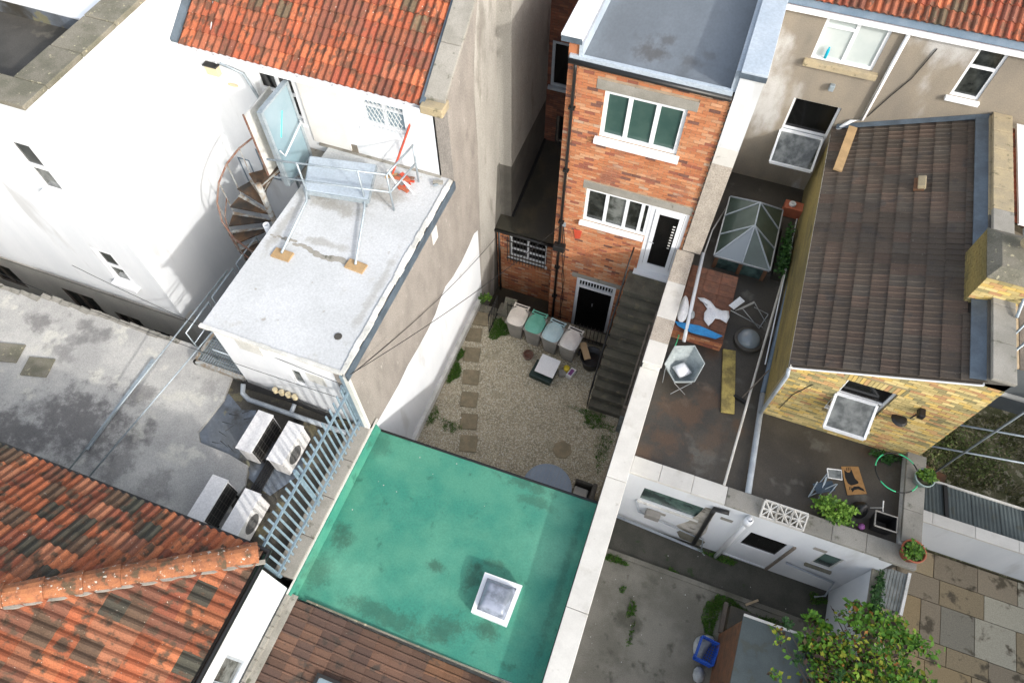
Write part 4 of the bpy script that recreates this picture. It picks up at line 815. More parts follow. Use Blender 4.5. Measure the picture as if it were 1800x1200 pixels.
M().box(-.51, -.01, YB + .03, YB + .04, 2.85, 4.75).build('pane', 'black_glass', d_)
M().tube([(-.56, YB - .05, 3.75), (-.46, YB - .05, 3.75)], .012, 6).build('handle', 'steel_tube', d_)
m = M()
for k in range(9): m.box(-.12, -.06, YB + .024, YB + .028, 3.6 + k * .1, 3.64 + k * .1)
m.build('blind', 'white_dirty', d_)
M().box(-.78, .22, YB - .16, YB + .02, 2.50, 2.56).build('door_sill', 'white_pvc', t, bevel=.005)
panel(M(), 'y', YB + .02, YB + .1, -2.27, -1.12, -1.2, 1.47, [(-2.18, -1.21, -1.2, 1.0), (-2.18, -1.21, 1.10, 1.38)]).build('door_frame', 'white_pvc', t)
b_ = M().box(-2.18, -1.21, YB + .06, YB + .09, -1.2, 1.0).build('basement_door', 'black_glass', t); M().obox((-1.72, YB + .05, .25), (.03, .02, .12)).build('handle', 'steel_tube', b_)
f_ = M().box(-2.18, -1.21, YB + .07, YB + .08, 1.1, 1.38).build('fanlight', 'dark_glass', t)
m = M()
for k in range(11): m.box(-2.12 + k * .085, -2.10 + k * .085, YB + .0, YB + .02, 1.1, 1.38)
m.box(-2.18, -1.21, YB + .0, YB + .02, 1.36, 1.385); m.build('bars', 'white_pvc', f_)
M().prism([(-3.03, YB - .03, 8.42), (.22, YB - .03, 8.42), (.22, 16.5, 8.47), (-3.03, 16.5, 8.47)], (0, 0, -.08)).build('flat_roof', 'grey_roof', t)
M().box(-3.0, .22, YB - .07, YB + .02, 8.36, 8.475).build('roof_edge', 'pale_metal', t)
M().tube([(-3.0, YB - .10, 8.36), (.24, YB - .10, 8.33)], .055, 10).build('gutter', 'black_plastic', t, smooth=True)
M().box(-3.2, -2.76, YB - .08, 16.5, 8.82, 8.9).build('parapet_cap', 'white_gloss', t, bevel=.01)
M().box(-3.19, -2.77, YB - .085, YB - .06, 8.74, 8.86).build('cap_edge', 'lead', t)
M().box(-3.04, -2.82, YB - .01, 16.4, 8.36, 8.82).build('parapet', 'red_brick', t)
M().box(-2.82, -2.74, YB - .05, 16.4, 8.44, 8.74).build('upstand', 'pale_metal', t)
M().box(.24, .72, YB - .1, 16.5, 8.9, 8.97).build('parapet_cap', 'pale_metal', t, bevel=.01); M().box(.235, .725, YB - .105, YB - .08, 8.82, 8.93).build('cap_edge', 'lead', t)
M().box(.26, .70, YB - .06, 16.4, 3.81, 8.9).build('party_wall_end', 'white_render', t)
M().box(.258, .702, YB - .068, YB - .0601, 3.82, 7.1).build('render_panel', 'pebble_render', t)
M().box(.262, .698, YB - .074, YB - .0681, 6.7, 7.15).build('render_band', 'light_coping', t)
t2 = thing('drainpipe', 'black cast iron downpipe on the left of the red brick wall', 'pipe', (-2.86, YB - .08, -1.2))
M().tube([(-2.86, YB - .10, 8.34), (-2.86, YB - .07, 8.1), (-2.86, YB - .07, -1.2)], .036, 10).build('pipe', 'black_plastic', t2, smooth=True)
M().box(-3.0, -2.68, YB - .2, YB - .01, 2.55, 2.75).build('hopper', 'black_plastic', t2, bevel=.02)
for z in (7.2, 5.4, 3.6, 1.7, .3): M().box(-2.93, -2.79, YB - .12, YB - .02, z, z + .05).build('bracket', 'black_plastic', t2)
tag(M().prism([(-2.52, YB - .03, 3.42), (-2.3, YB - .03, 3.42), (-2.33, YB - .03, 3.12), (-2.46, YB - .03, 3.08)], (0, .02, 0)).build('wall_plaque', 'red_plastic', label='small orange-red plaque fixed to the brick wall beneath the lower window', cat='plaque'))
tag(M().box(-2.84, -2.74, YB - .06, YB, 3.45, 3.57).build('junction_box', 'galvanised', label='small grey junction box beside the black downpipe', cat='junction box'))
tag(M().tube([(-2.8, YB - .05, 3.5), (-2.75, YB - .05, 2.2), (-2.62, YB - .06, 1.2), (-2.66, YB - .05, .2), (-2.6, YB - .05, -.8)], .01, 5).tube([(-2.79, YB - .05, 3.5), (-2.68, YB - .05, 2.4), (-2.7, YB - .06, 1.4), (-2.6, YB - .05, .4), (-2.66, YB - .05, -.8)], .01, 5).build('wall_cables', 'cable', label='loose black cables hanging down the brick wall by the basement door', cat='cable'))
# ------------------------------------------------------------------ rear brick wall and lean-to in the gap
t = thing('rear_brick_house', 'shaded brick rear wall with a barred window at the back of the narrow gap', 'house', (-3.8, 15.6, -1.2))
hol = [(-4.55, -3.9, 4.35, 5.75), (-4.3, -3.5, 2.35, 3.35)]
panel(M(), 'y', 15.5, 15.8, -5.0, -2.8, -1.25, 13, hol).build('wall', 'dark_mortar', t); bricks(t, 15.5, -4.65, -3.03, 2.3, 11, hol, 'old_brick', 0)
window(t, 15.5, *hol[0], frame='grey_pipe', pane='black_glass', fw=.08, sill=.1, proud=0)
o = window(t, 15.5, *hol[1], bars_x=(-3.9,), frame='weathered_wood', pane='black_glass', fw=.06)
m = M()
for k in range(8): m.box(-4.28 + k * .1, -4.265 + k * .1, 15.42, 15.44, 2.3, 3.4)
m.build('window_bars', 'black_iron', t)
t = thing('lean_to', 'low brick lean-to with a mossy flat roof in the gap beside the brick extension', 'building', (-3.9, 13, -1.2))
hol = [(-4.58, -3.42, .55, 1.5)]
panel(M(), 'y', 12.22, 12.4, -4.97, -3.02, -1.25, 1.72, hol).build('wall', 'dark_mortar', t); bricks(t, 12.22, -4.96, -3.03, -1.2, 1.7, hol, 'red_brick', 0)
M().prism([(-4.98, 12.14, 1.74), (-3.02, 12.14, 1.74), (-3.02, 15.5, 2.3), (-4.98, 15.5, 2.3)], (0, 0, .05)).build('roof', 'wet_dark', t)
M().prism([(-4.68, 12.62, 1.84), (-4.58, 12.62, 1.84), (-4.58, 15.5, 2.32), (-4.68, 15.5, 2.32)], (0, 0, .06)).build('edge_pipe', 'black_plastic', t)
M().tube([(-4.98, 12.1, 1.72), (-3.05, 12.1, 1.72)], .05, 8).tube([(-4.86, 12.1, 1.7), (-4.86, 12.14, -1.2)], .035).build('gutter', 'black_plastic', t, smooth=True)
window(t, 12.22, *hol[0], bars_x=(-4.0,), bars_z=(.87, 1.18), frame='white_pvc', pane='black_glass', fw=.06, sill=.05)
m = M()
for k in range(13): m.box(-4.6 + k * .098, -4.585 + k * .098, 12.08, 12.1, .45, 1.6)
m.box(-4.62, -3.4, 12.07, 12.09, .6, .63).box(-4.62, -3.4, 12.07, 12.09, 1.4, 1.43).build('window_bars', 'black_iron', t)
# lightwell ledge, railing, stairs
t = thing('retaining_wall', 'low mossy concrete wall between the gravel yard and the basement area', 'wall', (-2.8, 10.6, -1.2))
M().box(-4.3, -.86, 10.42, 10.72, -1.25, .10).build('wall', 'concrete', t); M().box(-4.3, -.86, 10.40, 10.78, .10, .16).build('ledge', 'mossy_stone', t, bevel=.01)
M().box(-4.99, -4.3, 10.36, 10.62, -1.25, .02).build('step', 'mossy_stone', t, bevel=.01)
tag(M().obox((-3.95, 10.55, .36), (.36, .08, .62), Matrix.Rotation(-.5, 3, 'X')).build('concrete_slab', 'mossy_stone', label='mossy concrete slab leaning on the low wall left of the bins', cat='slab', bevel=.01))
def railing(label, x0, x1, y):
    t = thing('iron_railing', label, 'railing', ((x0 + x1) / 2, y, .16)); m = M()
    M().box(x0, x1, y, y + .03, .78, .81).build('rail', 'black_iron', t); M().box(x0, x1, y, y + .03, .22, .25).build('rail', 'black_iron', t)
    k = 0
    while x0 + k * .11 < x1: M().box(x0 + k * .11, x0 + k * .11 + .016, y + .005, y + .021, .1, .92).build('baluster', 'black_iron', t); k += 1
railing('black iron railing behind the wheelie bins, right part', -1.9, -.9, 10.36); railing('short black iron railing behind the cream lidded bin', -3.95, -3.3, 10.34)
t = thing('iron_gate', 'narrow black iron gate standing open beside the weeds', 'gate', (-4.25, 10.1, 0)); M().bar((-4.3, 9.75, .05), (-4.3, 10.45, .05), .03, .03).bar((-4.3, 9.75, .85), (-4.3, 10.45, .85), .03, .03).build('frame', 'black_iron', t)
for k in range(7): M().box(-4.31, -4.29, 9.75 + k * .115, 9.77 + k * .115, .03, .95).build('baluster', 'black_iron', t)
t = thing('staircase', 'concrete garden staircase climbing to the white back door', 'staircase', (-.4, 9.5, 0))
n = 12; rz, ry = 2.5 / n, (10.95 - 8.38) / n
for k in range(n):
    y0 = 8.38 + k * ry
    M().box(-.86, .14, y0 + .012, y0 + ry + .03 if k < n - 1 else 11.33, -1.2 if k > 8 else -.1, (k + 1) * rz - .05).build('riser', 'stair_concrete', t)
    M().box(-.88, .15, y0, (y0 + ry + .01) if k < n - 1 else 11.42, (k + 1) * rz - .05, (k + 1) * rz).build('tread', 'stair_concrete', t, bevel=.01)
hr = M().tube([(-.9, 8.35, .35), (-.9, 8.38, 1.0), (-.9, 10.95, 3.45), (-.9, 11.4, 3.45)], .02, 8)
for k in range(7): y0 = 8.4 + k * .42; hr.tube([(-.9, y0, (y0 - 8.38) * .97), (-.9, y0, 1.0 + (y0 - 8.38) * .953)], .011, 6)
hr.tube([(-.9, 8.38, .55), (-.9, 10.95, 3.0)], .011, 6); hr.build('handrail', 'black_iron', t, smooth=True)
t = thing('plank_fence', 'weathered timber boards standing along the right of the concrete staircase', 'boards', (.1, 9, 0))
M().prism([(.1, 8.3, .1), (.1, 10.2, 2.3), (.1, 10.2, 2.75), (.1, 8.3, .95)], (.05, 0, 0)).build('board', 'weathered_wood', t); M().box(.02, .14, 8.05, 8.12, 0, 1.35).build('post', 'weathered_wood', t); M().bar((.04, 8.1, .7), (.04, 9.9, 2.55), .04, .14).build('board', 'weathered_wood', t)
M().box(.03, .13, 8.0, 8.35, 0, .9).build('board', 'grey_timber', t)
# ------------------------------------------------------------------ bins and yard things
def bin_(label, lid, x, y, rz):
    t = thing('wheelie_bin', label, 'bin', (0, 0, 0), 'wheelie bins along the back of the gravel yard')
    def frus(a, b, z0, z1, m):
        vs = [(x_ * w, y_ * d_ + o_, z) for (w, d_, o_, z) in ((*a, z0), (*b, z1)) for x_, y_ in ((-1, -1), (1, -1), (1, 1), (-1, 1))]
        return m.add(vs, [(3, 2, 1, 0), (4, 5, 6, 7), (0, 1, 5, 4), (1, 2, 6, 5), (2, 3, 7, 6), (3, 0, 4, 7)])
    frus((.17, .2, .03), (.245, .27, -.02), .05, .93, M()).build('body', 'bin_body', t, bevel=.03)
    frus((.26, .29, -.02), (.26, .29, -.02), .915, .955, M()).build('rim', 'bin_body', t, bevel=.01)
    l = M(); prof = []
    n = 9
    vs = []; fs = []
    for i in range(n):
        for j in range(n):
            u, v = i / (n - 1) * 2 - 1, j / (n - 1) * 2 - 1
            zz_ = .96 + .10 * (1 - u ** 4) * (1 - max(0, -v) ** 3) * (1 - .25 * max(0, v)) ; rx = .262 * (1 - .28 * abs(v) ** 4)
            vs.append((u * rx, v * .29 * (1 - .10 * u ** 4) - .025, zz_))
    for i in range(n - 1):
        for j in range(n - 1): fs.append((i * n + j, (i + 1) * n + j, (i + 1) * n + j + 1, i * n + j + 1))
    l = M().add(vs, fs); 
    for (u0, u1) in ((0, n - 1),):
        ring = [vs[i * n] for i in range(n)] ; low = [(a, b, .94) for a, b, c in ring]; k = len(l.v); l.add(ring + low, [(i, i + 1, n + i + 1, n + i) for i in range(n - 1)])
        for ii in (0, n - 1):
            ring = [vs[ii * n + j] for j in range(n)]; low = [(a, b, .94) for a, b, c in ring]; l.add(ring + low, [(i, i + 1, n + i + 1, n + i) for i in range(n - 1)])
    lo_ = l.build('lid', lid, t, smooth=False)
    M().box(-.2, .2, .25, .27, 1.035, 1.06).box(-.22, -.19, .25, .37, .98, 1.05).box(.19, .22, .25, .37, .98, 1.05).tube([(-.23, .37, 1.0), (.23, .37, 1.0)], .018, 8).build('handle', lid, lo_)
    M().box(-.17, .17, .275, .355, .95, .99).build('hand_slot', 'black_plastic', lo_)
    for s_ in (-1, 1): M().lathe((0, 0, 0), [(0, -.03), (.1, -.03), (.1, .03), (0, .03)], 16).v
    for s_ in (-1, 1): M().tube([(s_ * .25, .24, .1), (s_ * .19, .24, .1)], .1, 16).build('wheel', 'black_plastic', t)
    t['_b'] = 1; del t['_b']
    return place(t, (x, y, 0), rz)
bin_('grey wheelie bin with a cream lid, leftmost of the four bins', 'lid_cream', -3.50, 9.98, math.radians(-2))
bin_('grey wheelie bin with a green lid, second from the left', 'lid_green', -2.95, 9.92, math.radians(-4))
bin_('grey wheelie bin with a pale blue lid, between green lid and white lid', 'lid_blue', -2.40, 9.83, math.radians(-8))
bin_('grey wheelie bin with a dirty white lid, rightmost of the four bins', 'lid_white', -1.86, 9.76, math.radians(-8))
t = thing('recycling_tray', 'dark green tray lying on the gravel under a white board', 'tray', (-2.3, 8.95, 0))
R1 = Matrix.Rotation(math.radians(-6), 3, 'Z') @ Matrix.Rotation(math.radians(10), 3, 'X')
M().obox((-2.36, 8.98, .10), (.66, .56, .18), Matrix.Rotation(-.12, 3, 'Z')).build('tray', 'tray_green', t, bevel=.03)
tag(M().obox((-2.28, 9.08, .36), (.56, .56, .03), R1).build('white_board', 'board_white', label='square white board resting on the dark green tray before the bins', cat='board', bevel=.008))
t = thing('black_tub', 'round black tub of waste beside the foot of the stairs', 'tub', (-1.2, 9.7, 0)); M().lathe((-1.2, 9.72, 0), [(0, .02), (.22, .02), (.30, .5), (.33, .5), (.33, .46)], 24).build('tub', 'black_plastic', t, smooth=True)
M().lathe((-1.2, 9.72, .3), [(0, .05), (.26, .0)], 12).build('contents', 'black_iron', t)
tag(M().obox((-1.42, 9.75, .62), (.18, .5, .05), Matrix.Rotation(.6, 3, 'Z') @ Matrix.Rotation(.2, 3, 'X')).build('cardboard_box', 'cardboard', label='flattened tan cardboard lying across the black tub', cat='cardboard'))
tag(M().lathe((-1.78, 9.3, .0), [(0, .22), (.08, .22), (.09, .2), (.08, 0)], 14).build('yellow_tub', 'yellow_plastic', label='small yellow plastic tub beside the white board', cat='tub', smooth=True))
t = thing('carton', 'small red and white carton on the gravel near the black tub', 'carton', (-1.6, 9.2, 0)); M().obox((-1.62, 9.22, .09), (.16, .3, .16), Matrix.Rotation(-.3, 3, 'Z')).build('box', 'cream_door', t); M().obox((-1.62, 9.22, .175), (.1, .2, .006), Matrix.Rotation(-.3, 3, 'Z')).build('label_panel', 'purple_bag', t)
tag(M().obox((-1.86, 9.17, .06), (.2, .2, .12), Matrix.Rotation(.4, 3, 'Z')).build('grey_box', 'concrete', label='low grey box on the gravel right of the white board', cat='box'))
tag(M().lathe((-2.95, 9.36, 0), [(0, .02), (.12, .02), (.16, .16), (.13, .16)], 16).build('plant_saucer', 'rusty_iron', label='small rusty bowl on the gravel before the green lidded bin', cat='bowl', smooth=True))
# round table and chair
t = thing('garden_table', 'round blue-grey slatted garden table half hidden by the green roof edge', 'table', (-1.15, 5.62, 0))
for k in range(11):
    x0 = -.60 + k * .109; xm = min(abs(x0), abs(x0 + .104)) if x0 * (x0 + .104) > 0 else 0
    ps = []
    for q_ in (x0, x0 + .104):
        h_ = math.sqrt(max(0, .6 ** 2 - q_ * q_)); ps.append((q_, h_))
    M().prism([(-1.15 + ps[0][0], 5.62 - ps[0][1], .72), (-1.15 + ps[1][0], 5.62 - ps[1][1], .72), (-1.15 + ps[1][0], 5.62 + ps[1][1], .72), (-1.15 + ps[0][0], 5.62 + ps[0][1], .72)], (0, 0, .03)).build('slat', 'table_grey', t)
M().lathe((-1.15, 5.62, .69), [(.575, .0), (.61, .0), (.61, .065), (.575, .065)], 48).build('rim', 'table_grey', t)
for a in (.4, 1.97, 3.54, 5.11): M().tube([(-1.15 + .45 * math.cos(a), 5.62 + .45 * math.sin(a), 0), (-1.15 + .4 * math.cos(a), 5.62 + .4 * math.sin(a), .7)], .025).build('leg', 'table_grey', t)
t = thing('rattan_chair', 'dark rattan armchair with a cream cushion beside the round table', 'chair', (-.35, 5.55, 0))
M().box(-.55, -.10, 5.5, 6.05, .25, .36).build('seat', 'rattan', t, bevel=.03); M().box(-.52, -.16, 5.55, 6.02, .36, .46).build('cushion', 'cushion', t, bevel=.04)
M().box(-.10, .02, 5.5, 6.12, 0, .8).box(-.55, -.10, 6.06, 6.14, 0, .66).box(-.55, -.10, 5.4, 5.48, 0, .66).build('backrest', 'rattan', t, bevel=.04)
# ------------------------------------------------------------------ white outbuilding with terrace roof
t = thing('white_outbuilding', 'white painted outbuilding under a dark roof terrace in the neighbouring yard', 'building', (3.3, 7, -1.2))
hol = [(.98, 2.36, 1.62, 2.42), (3.42, 4.40, .0, 2.0), (4.97, 5.42, 1.35, 2.2)]
panel(M(), 'y', 5.78, 6.0, .56, 6.08, -1.2, 3.0, hol).build('wall', 'white_dirty' if False else 'white_render', t)
M().box(.56, 3.6, 6.0, 15.4, -1.2, 2.98).box(3.6, 6.40, 6.0, 8.2, -1.2, 2.98).build('terrace_roof', 'terrace_felt', t)
window(t, 5.785, *hol[0], proud=0, frame='white_render', pane='frosted_glass', fw=.02)
M().box(.95, 2.40, 5.74, 5.782, 1.52, 1.60).build('sill', 'white_dirty', t, bevel=.01)
d_ = panel(M(), 'y', 5.80, 5.86, 3.42, 4.40, 0, 2.0, [(3.5, 4.3, 1.0, 1.92)]).build('door', 'white_pvc', t); M().box(3.49, 4.31, 5.82, 5.84, .99, 1.93).build('pane', 'black_glass', d_); M().box(4.40, 4.46, 5.74, 5.78, 0, 2.0).build('jamb', 'weathered_wood', d_)
window(t, 5.79, *hol[2], proud=0, frame='white_dirty', pane='frosted_glass', fw=.03); M().box(4.9, 5.48, 5.72, 5.79, 1.22, 1.32).build('sill', 'mossy_stone', t, bevel=.01)
x = .57
for ln in (.62, .7, .72, .74, .72, .7, .68, .62): M().box(x + .003, x + ln - .003, 5.74, 6.14, 3.0, 3.10 + rnd.uniform(-.004, .004)).build('coping_stone', 'light_coping' if x < 2.6 else 'concrete', t, bevel=.01); x += ln
y = 6.15
M().box(6.06, 6.38, 6.14, 8.15, 2.9, 3.2).build('parapet', 'white_dirty', t)
for ln in (.7, .72, .6): M().box(6.03, 6.42, y + .003, y + ln - .003, 3.2, 3.28).build('coping_stone', 'concrete', t, bevel=.01); y += ln
M().box(5.75, 6.43, 5.72, 6.14, 2.98, 3.10).build('corner_stone', 'concrete', t, bevel=.015)
M().tube([(.58, 5.68, .28), (2.9, 5.68, -.08), (2.98, 5.6, -.1)], .035, 10).build('floor_pipe', 'grey_pipe', t, smooth=True)
M().tube([(2.5, 5.72, 2.72), (2.5, 5.7, 2.45), (2.62, 5.68, .2)], .05, 10).tube([(2.5, 5.72, 2.7), (2.8, 5.72, 2.75)], .05).build('soil_pipe', 'black_plastic', t, smooth=True)
M().prism([(2.34, 5.78, 2.5), (2.30, 5.78, 1.9), (2.22, 5.78, 1.3), (2.05, 5.78, .8), (2.3, 5.78, .5), (2.66, 5.78, .3), (2.72, 5.78, 1.0), (2.64, 5.78, 1.6), (2.6, 5.78, 2.2), (2.58, 5.78, 2.55)], (0, -.006, 0)).build('stained_render', 'stained_white', t)
M().prism([(2.25, 5.77, .75), (2.15, 5.77, .4), (2.3, 5.77, .05), (2.8, 5.77, -.05), (2.86, 5.77, .35), (2.7, 5.77, .6), (2.5, 5.77, .55)], (0, -.004, 0)).build('damp_patch', 'mossy_stone', t)
M().tube([(3.2, 5.72, 2.9), (3.2, 5.66, 2.5), (3.24, 5.66, -.05)], .055, 10).lathe((3.2, 5.68, 2.62), [(.055, 0), (.09, .02), (.09, .25), (.055, .28)], 14).build('white_downpipe', 'white_pvc', t, smooth=True)
M().tube([(4.6, 5.74, .95), (5.75, 5.74, .75), (5.82, 5.6, .1), (5.6, 5.5, .05)], .025, 8).build('waste_pipe', 'grey_pipe', t, smooth=True)
M().tube([(.95, 5.74, 1.6), (1.1, 5.72, 1.0), (2.75, 5.72, .62), (2.85, 5.68, .1)], .02, 8).build('overflow_pipe', 'grey_pipe', t, smooth=True)
for x0, z0 in ((1.45, 1.15), (2.75, 2.15), (4.72, 2.25)): M().box(x0, x0 + .26, 5.765, 5.779, z0, z0 + .12).build('airbrick', 'concrete', t)
tag(M().box(1.25, 1.6, 5.6, 5.776, 1.05, 1.3).build('wall_vent', 'bin_body', label='grey vent hood on the white outbuilding under the long window', cat='vent', bevel=.02))
# white garden wall, gate and ivy
t = thing('return_wall', 'short white painted wall running from the outbuilding toward the shrub', 'wall', (6.05, 4.7, 0)); M().prism([(5.95, 3.3, -1), (5.95, 5.77, -1), (5.95, 5.77, 2.25), (5.95, 3.3, 1.9)], (.2, 0, 0)).build('wall', 'white_render', t); M().prism([(5.93, 3.3, 1.9), (5.93, 5.77, 2.25), (5.93, 5.77, 2.30), (5.93, 3.3, 1.95)], (.24, 0, 0)).build('coping', 'mossy_stone', t)
tag(leaves('ivy', 'dark_leaf', (6.08, 5.1, 2.33), (.13, .65, .08), 900, .06), 'dark ivy growing along the top of the short white wall', 'ivy')
t = thing('slatted_panel', 'grey weathered slatted timber panel beyond the ivy topped wall', 'timber panel', (6.5, 5.7, 0))
for k in range(8): x0 = 6.24 + k * .066; M().prism([(x0, 5.25, 1.72), (x0 + .055, 5.25, 1.72), (x0 + .055, 6.02, 1.98), (x0, 6.02, 1.98)], (0, 0, .02)).build('slat', 'grey_timber', t)
for y_, z_ in ((5.4, 1.73), (5.9, 1.90)): M().box(6.24, 6.78, y_, y_ + .06, z_ - .03, z_ + .01).build('rail', 'grey_timber', t)
M().prism([(6.76, 5.2, 1.72), (6.82, 5.2, 1.72), (6.82, 6.05, 2.0), (6.76, 6.05, 2.0)], (0, 0, .05)).build('edge_board', 'white_dirty', t)
for x_, y_ in ((6.26, 5.28), (6.74, 5.28), (6.26, 5.98), (6.74, 5.98)): M().box(x_, x_ + .06, y_, y_ + .06, -.03, 1.72).build('leg', 'grey_timber', t)
# slate roofed shed + white wall to the right
t = thing('far_garden_wall', 'long white wall with a pale coping at the right edge below the board roof', 'wall', (8.5, 7.7, 0))
M().box(6.55, 13, 7.62, 7.8, -.05, 1.45).build('wall', 'white_render', t); x = 6.52
for k in range(7): M().box(x, x + .92, 7.57, 7.85, 1.45, 1.52).build('coping_stone', 'light_coping', t, bevel=.008); x += .925
t = thing('lean_to_roof', 'low roof of dark grey corrugated sheets behind the white wall', 'roof', (8.5, 8, 1))
for k in range(9):
    x0 = 6.52 + k * .62; vs = []; n = 25
    for yy, z in ((7.86, 1.42), (8.75, 1.28)):
        vs += [(x0 + j / (n - 1) * .61, yy, z + .006 * math.sin(j / (n - 1) * math.pi * 14)) for j in range(n)]
    M().add(vs, [(j, j + 1, n + j + 1, n + j) for j in range(n - 1)]).build('sheet', 'shed_felt', t)
    M().box(x0 - .03, x0 + .03, 7.86, 8.74, 1.44, 1.46).v
for k in (2, 5, 8): M().prism([(6.5 + k * .62, 7.88, 1.44), (6.58 + k * .62, 7.88, 1.44), (6.58 + k * .62, 8.74, 1.31), (6.5 + k * .62, 8.74, 1.31)], (0, 0, .03)).build('batten', 'black_iron', t)
M().box(6.5, 13, 8.75, 8.80, 1.22, 1.32).build('eaves_board', 'light_coping', t); M().box(6.6, 13, 8.6, 8.7, -.1, 1.25).build('back_wall', 'weathered_wood', t)
tag(M().obox((7.75, 9.35, .25), (.85, .5, .5), Matrix.Rotation(-.25, 3, 'Z')).build('garden_chest', 'shed_wood', label='dark brown timber chest in the scrubby garden at the right', cat='chest', bevel=.01))
# ------------------------------------------------------------------ yellow brick outrigger
YO = 8.18
t = thing('yellow_brick_house', 'yellow brick wing with a brown tiled single slope roof and parapet', 'house', (4.6, 12, 3))
zt = lambda x_: 5.14 + (x_ - 2.97) * .402
hol = [(4.0, 4.95, 3.85, 5.2)]
m = M(); panel(m, 'y', YO, YO + .2, 2.97, 6.27, 2.98, 5.2, hol); m.prism([(2.97, YO, 5.2), (6.27, YO, 5.2), (6.27, YO, 6.42), (3.0, YO, 5.205)], (0, .2, 0)); m.build('wall', 'yellow_mortar', t)
arch = [(3.9, 5.05, 5.2, 5.42)]
bricks(t, YO, 2.97, 6.28, 3.0, 6.5, hol + arch, 'yellow_brick', 300, ztop=lambda x_: zt(min(x_, 5.85)) - .02)
for k in range(15): x0 = 3.9 + k * .077; M().prism([(x0, YO - .01, 5.2), (x0 + .066, YO - .01, 5.2), (x0 + .066 + (k - 7) * .003, YO - .01, 5.41), (x0 + (k - 7) * .003, YO - .01, 5.41)], (0, .02, 0)).build('arch_brick', 'yellow_brick', t)
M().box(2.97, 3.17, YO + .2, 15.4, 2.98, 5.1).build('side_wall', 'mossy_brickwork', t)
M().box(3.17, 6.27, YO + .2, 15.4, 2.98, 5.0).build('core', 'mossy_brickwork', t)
M().box(6.05, 6.27, YO + .2, 15.4, -1.2, 6.3).build('far_wall', 'dark_render', t)
su = Vector((1, 0, .402)).normalized()
rf = M().prism([(2.9, YO - .04, 5.13), (5.86, YO - .04, 5.13 + 2.96 * .402), (5.86, 15.38, 5.13 + 2.96 * .402), (2.9, 15.38, 5.13)], (0, 0, -.08)).build('roof', 'brown_tile', t)
# seen from the eave the slope rises to the right: tiles run along y, courses climb along x
tm = tile_mesh('flat', .305, .40, 'brown_tile'); cnt = 0; gauge = .318
for j in range(10):
    for i in range(24):
        o_ = Vector((2.88, YO - .02 + (i + 1) * .3005, 5.16)) + su * (j * gauge)
        if o_.x > 5.5 and 9.95 < o_.y < 11.25: continue
        u_ = Vector((0, -1, 0)); nn = u_.cross(su); Mw = Matrix((u_, su, nn)).transposed().to_4x4()
        if nn.z < 0: nn = -nn
        instance('tile', tm, rf, Matrix.Translation(o_ + nn * rnd.uniform(0, .004)) @ Mw @ Matrix.Rotation(rnd.gauss(0, .006), 4, 'Z'))
M().box(2.9, 2.95, YO - .06, 15.3, 5.02, 5.14).build('gutter', 'white_dirty', t)
M().prism([(2.95, YO - .05, 5.06), (5.9, YO - .05, 6.25), (5.9, YO - .05, 6.30), (2.95, YO - .05, 5.11)], (0, .06, 0)).build('verge', 'white_pvc', t)
M().prism([(5.62, YO - .02, 6.34), (5.86, YO - .02, 6.41), (5.86, 15.38, 6.41), (5.62, 15.38, 6.34)], (0, 0, .02)).build('lead_flashing', 'lead', t)
M().prism([(2.95, 15.28, 5.24), (5.86, 15.28, 6.42), (5.86, 15.39, 6.46), (2.95, 15.39, 5.28)], (0, 0, .02)).build('rear_flashing', 'lead', t)
M().box(5.86, 6.27, YO, 12.2, 6.1, 6.46).build('parapet', 'dark_render', t); M().box(5.86, 6.27, 12.2, 15.35, 6.1, 6.46).build('rear_parapet', 'sandstone', t)
y = YO - .03
while y < 12.1: M().box(5.9, 6.3, y, y + .83, 6.46, 6.54).build('coping_stone', 'concrete', t, bevel=.01); y += .84
while y < 15.3: M().box(5.9, 6.3, y, y + .6, 6.46, 6.54).build('coping_stone', 'sandstone', t, bevel=.01); y += .61
ch = M().box(5.55, 6.35, 9.98, 11.2, 5.9, 7.01).build('chimney', 'yellow_mortar', t)
cb = M(); v_ = 6.0; k = 0
while v_ < 6.94:
    x0 = 5.55 - (.11 if k % 2 else 0)
    while x0 < 6.35: 
        l, r = max(x0, 5.55), min(x0 + .215, 6.35)
        if r - l > .03: M().box(l, r, 9.97, 9.981, v_, v_ + .065).build('brick', 'yellow_brick', ch)
        x0 += .225
    y0 = 9.98 - (.11 if k % 2 else 0)
    while y0 < 11.2:
        l, r = max(y0, 9.98), min(y0 + .215, 11.2)
        if r - l > .03: cb.box(5.54, 5.551, l, r, v_, v_ + .065, rnd.random())
        y0 += .225
    v_ += .075; k += 1
cb.build('side_brickwork', 'mossy_brickwork', ch, kind='stuff')
M().prism([(5.55, 9.98, 7.12), (6.35, 9.98, 7.12), (6.2, 10.2, 7.3), (5.75, 10.2, 7.3)], (0, .001, 0)).v
M().add([(5.53, 9.96, 7.0), (6.37, 9.96, 7.0), (6.37, 11.22, 7.0), (5.53, 11.22, 7.0), (5.72, 10.2, 7.14), (6.2, 10.2, 7.14), (6.2, 11.0, 7.14), (5.72, 11.0, 7.14)], [(4, 5, 6, 7), (0, 1, 5, 4), (1, 2, 6, 5), (2, 3, 7, 6), (3, 0, 4, 7), (3, 2, 1, 0)]).build('flaunching', 'mossy_stone', ch)
M().lathe((6.1, 10.75, 7.25), [(.14, 0), (.15, .3), (.12, .3), (.11, .05)], 18).build('chimney_pot', 'sandstone', ch, smooth=True)
M().box(5.42, 5.56, 9.9, 11.28, 6.13, 6.2).build('chimney_flashing', 'lead', t)
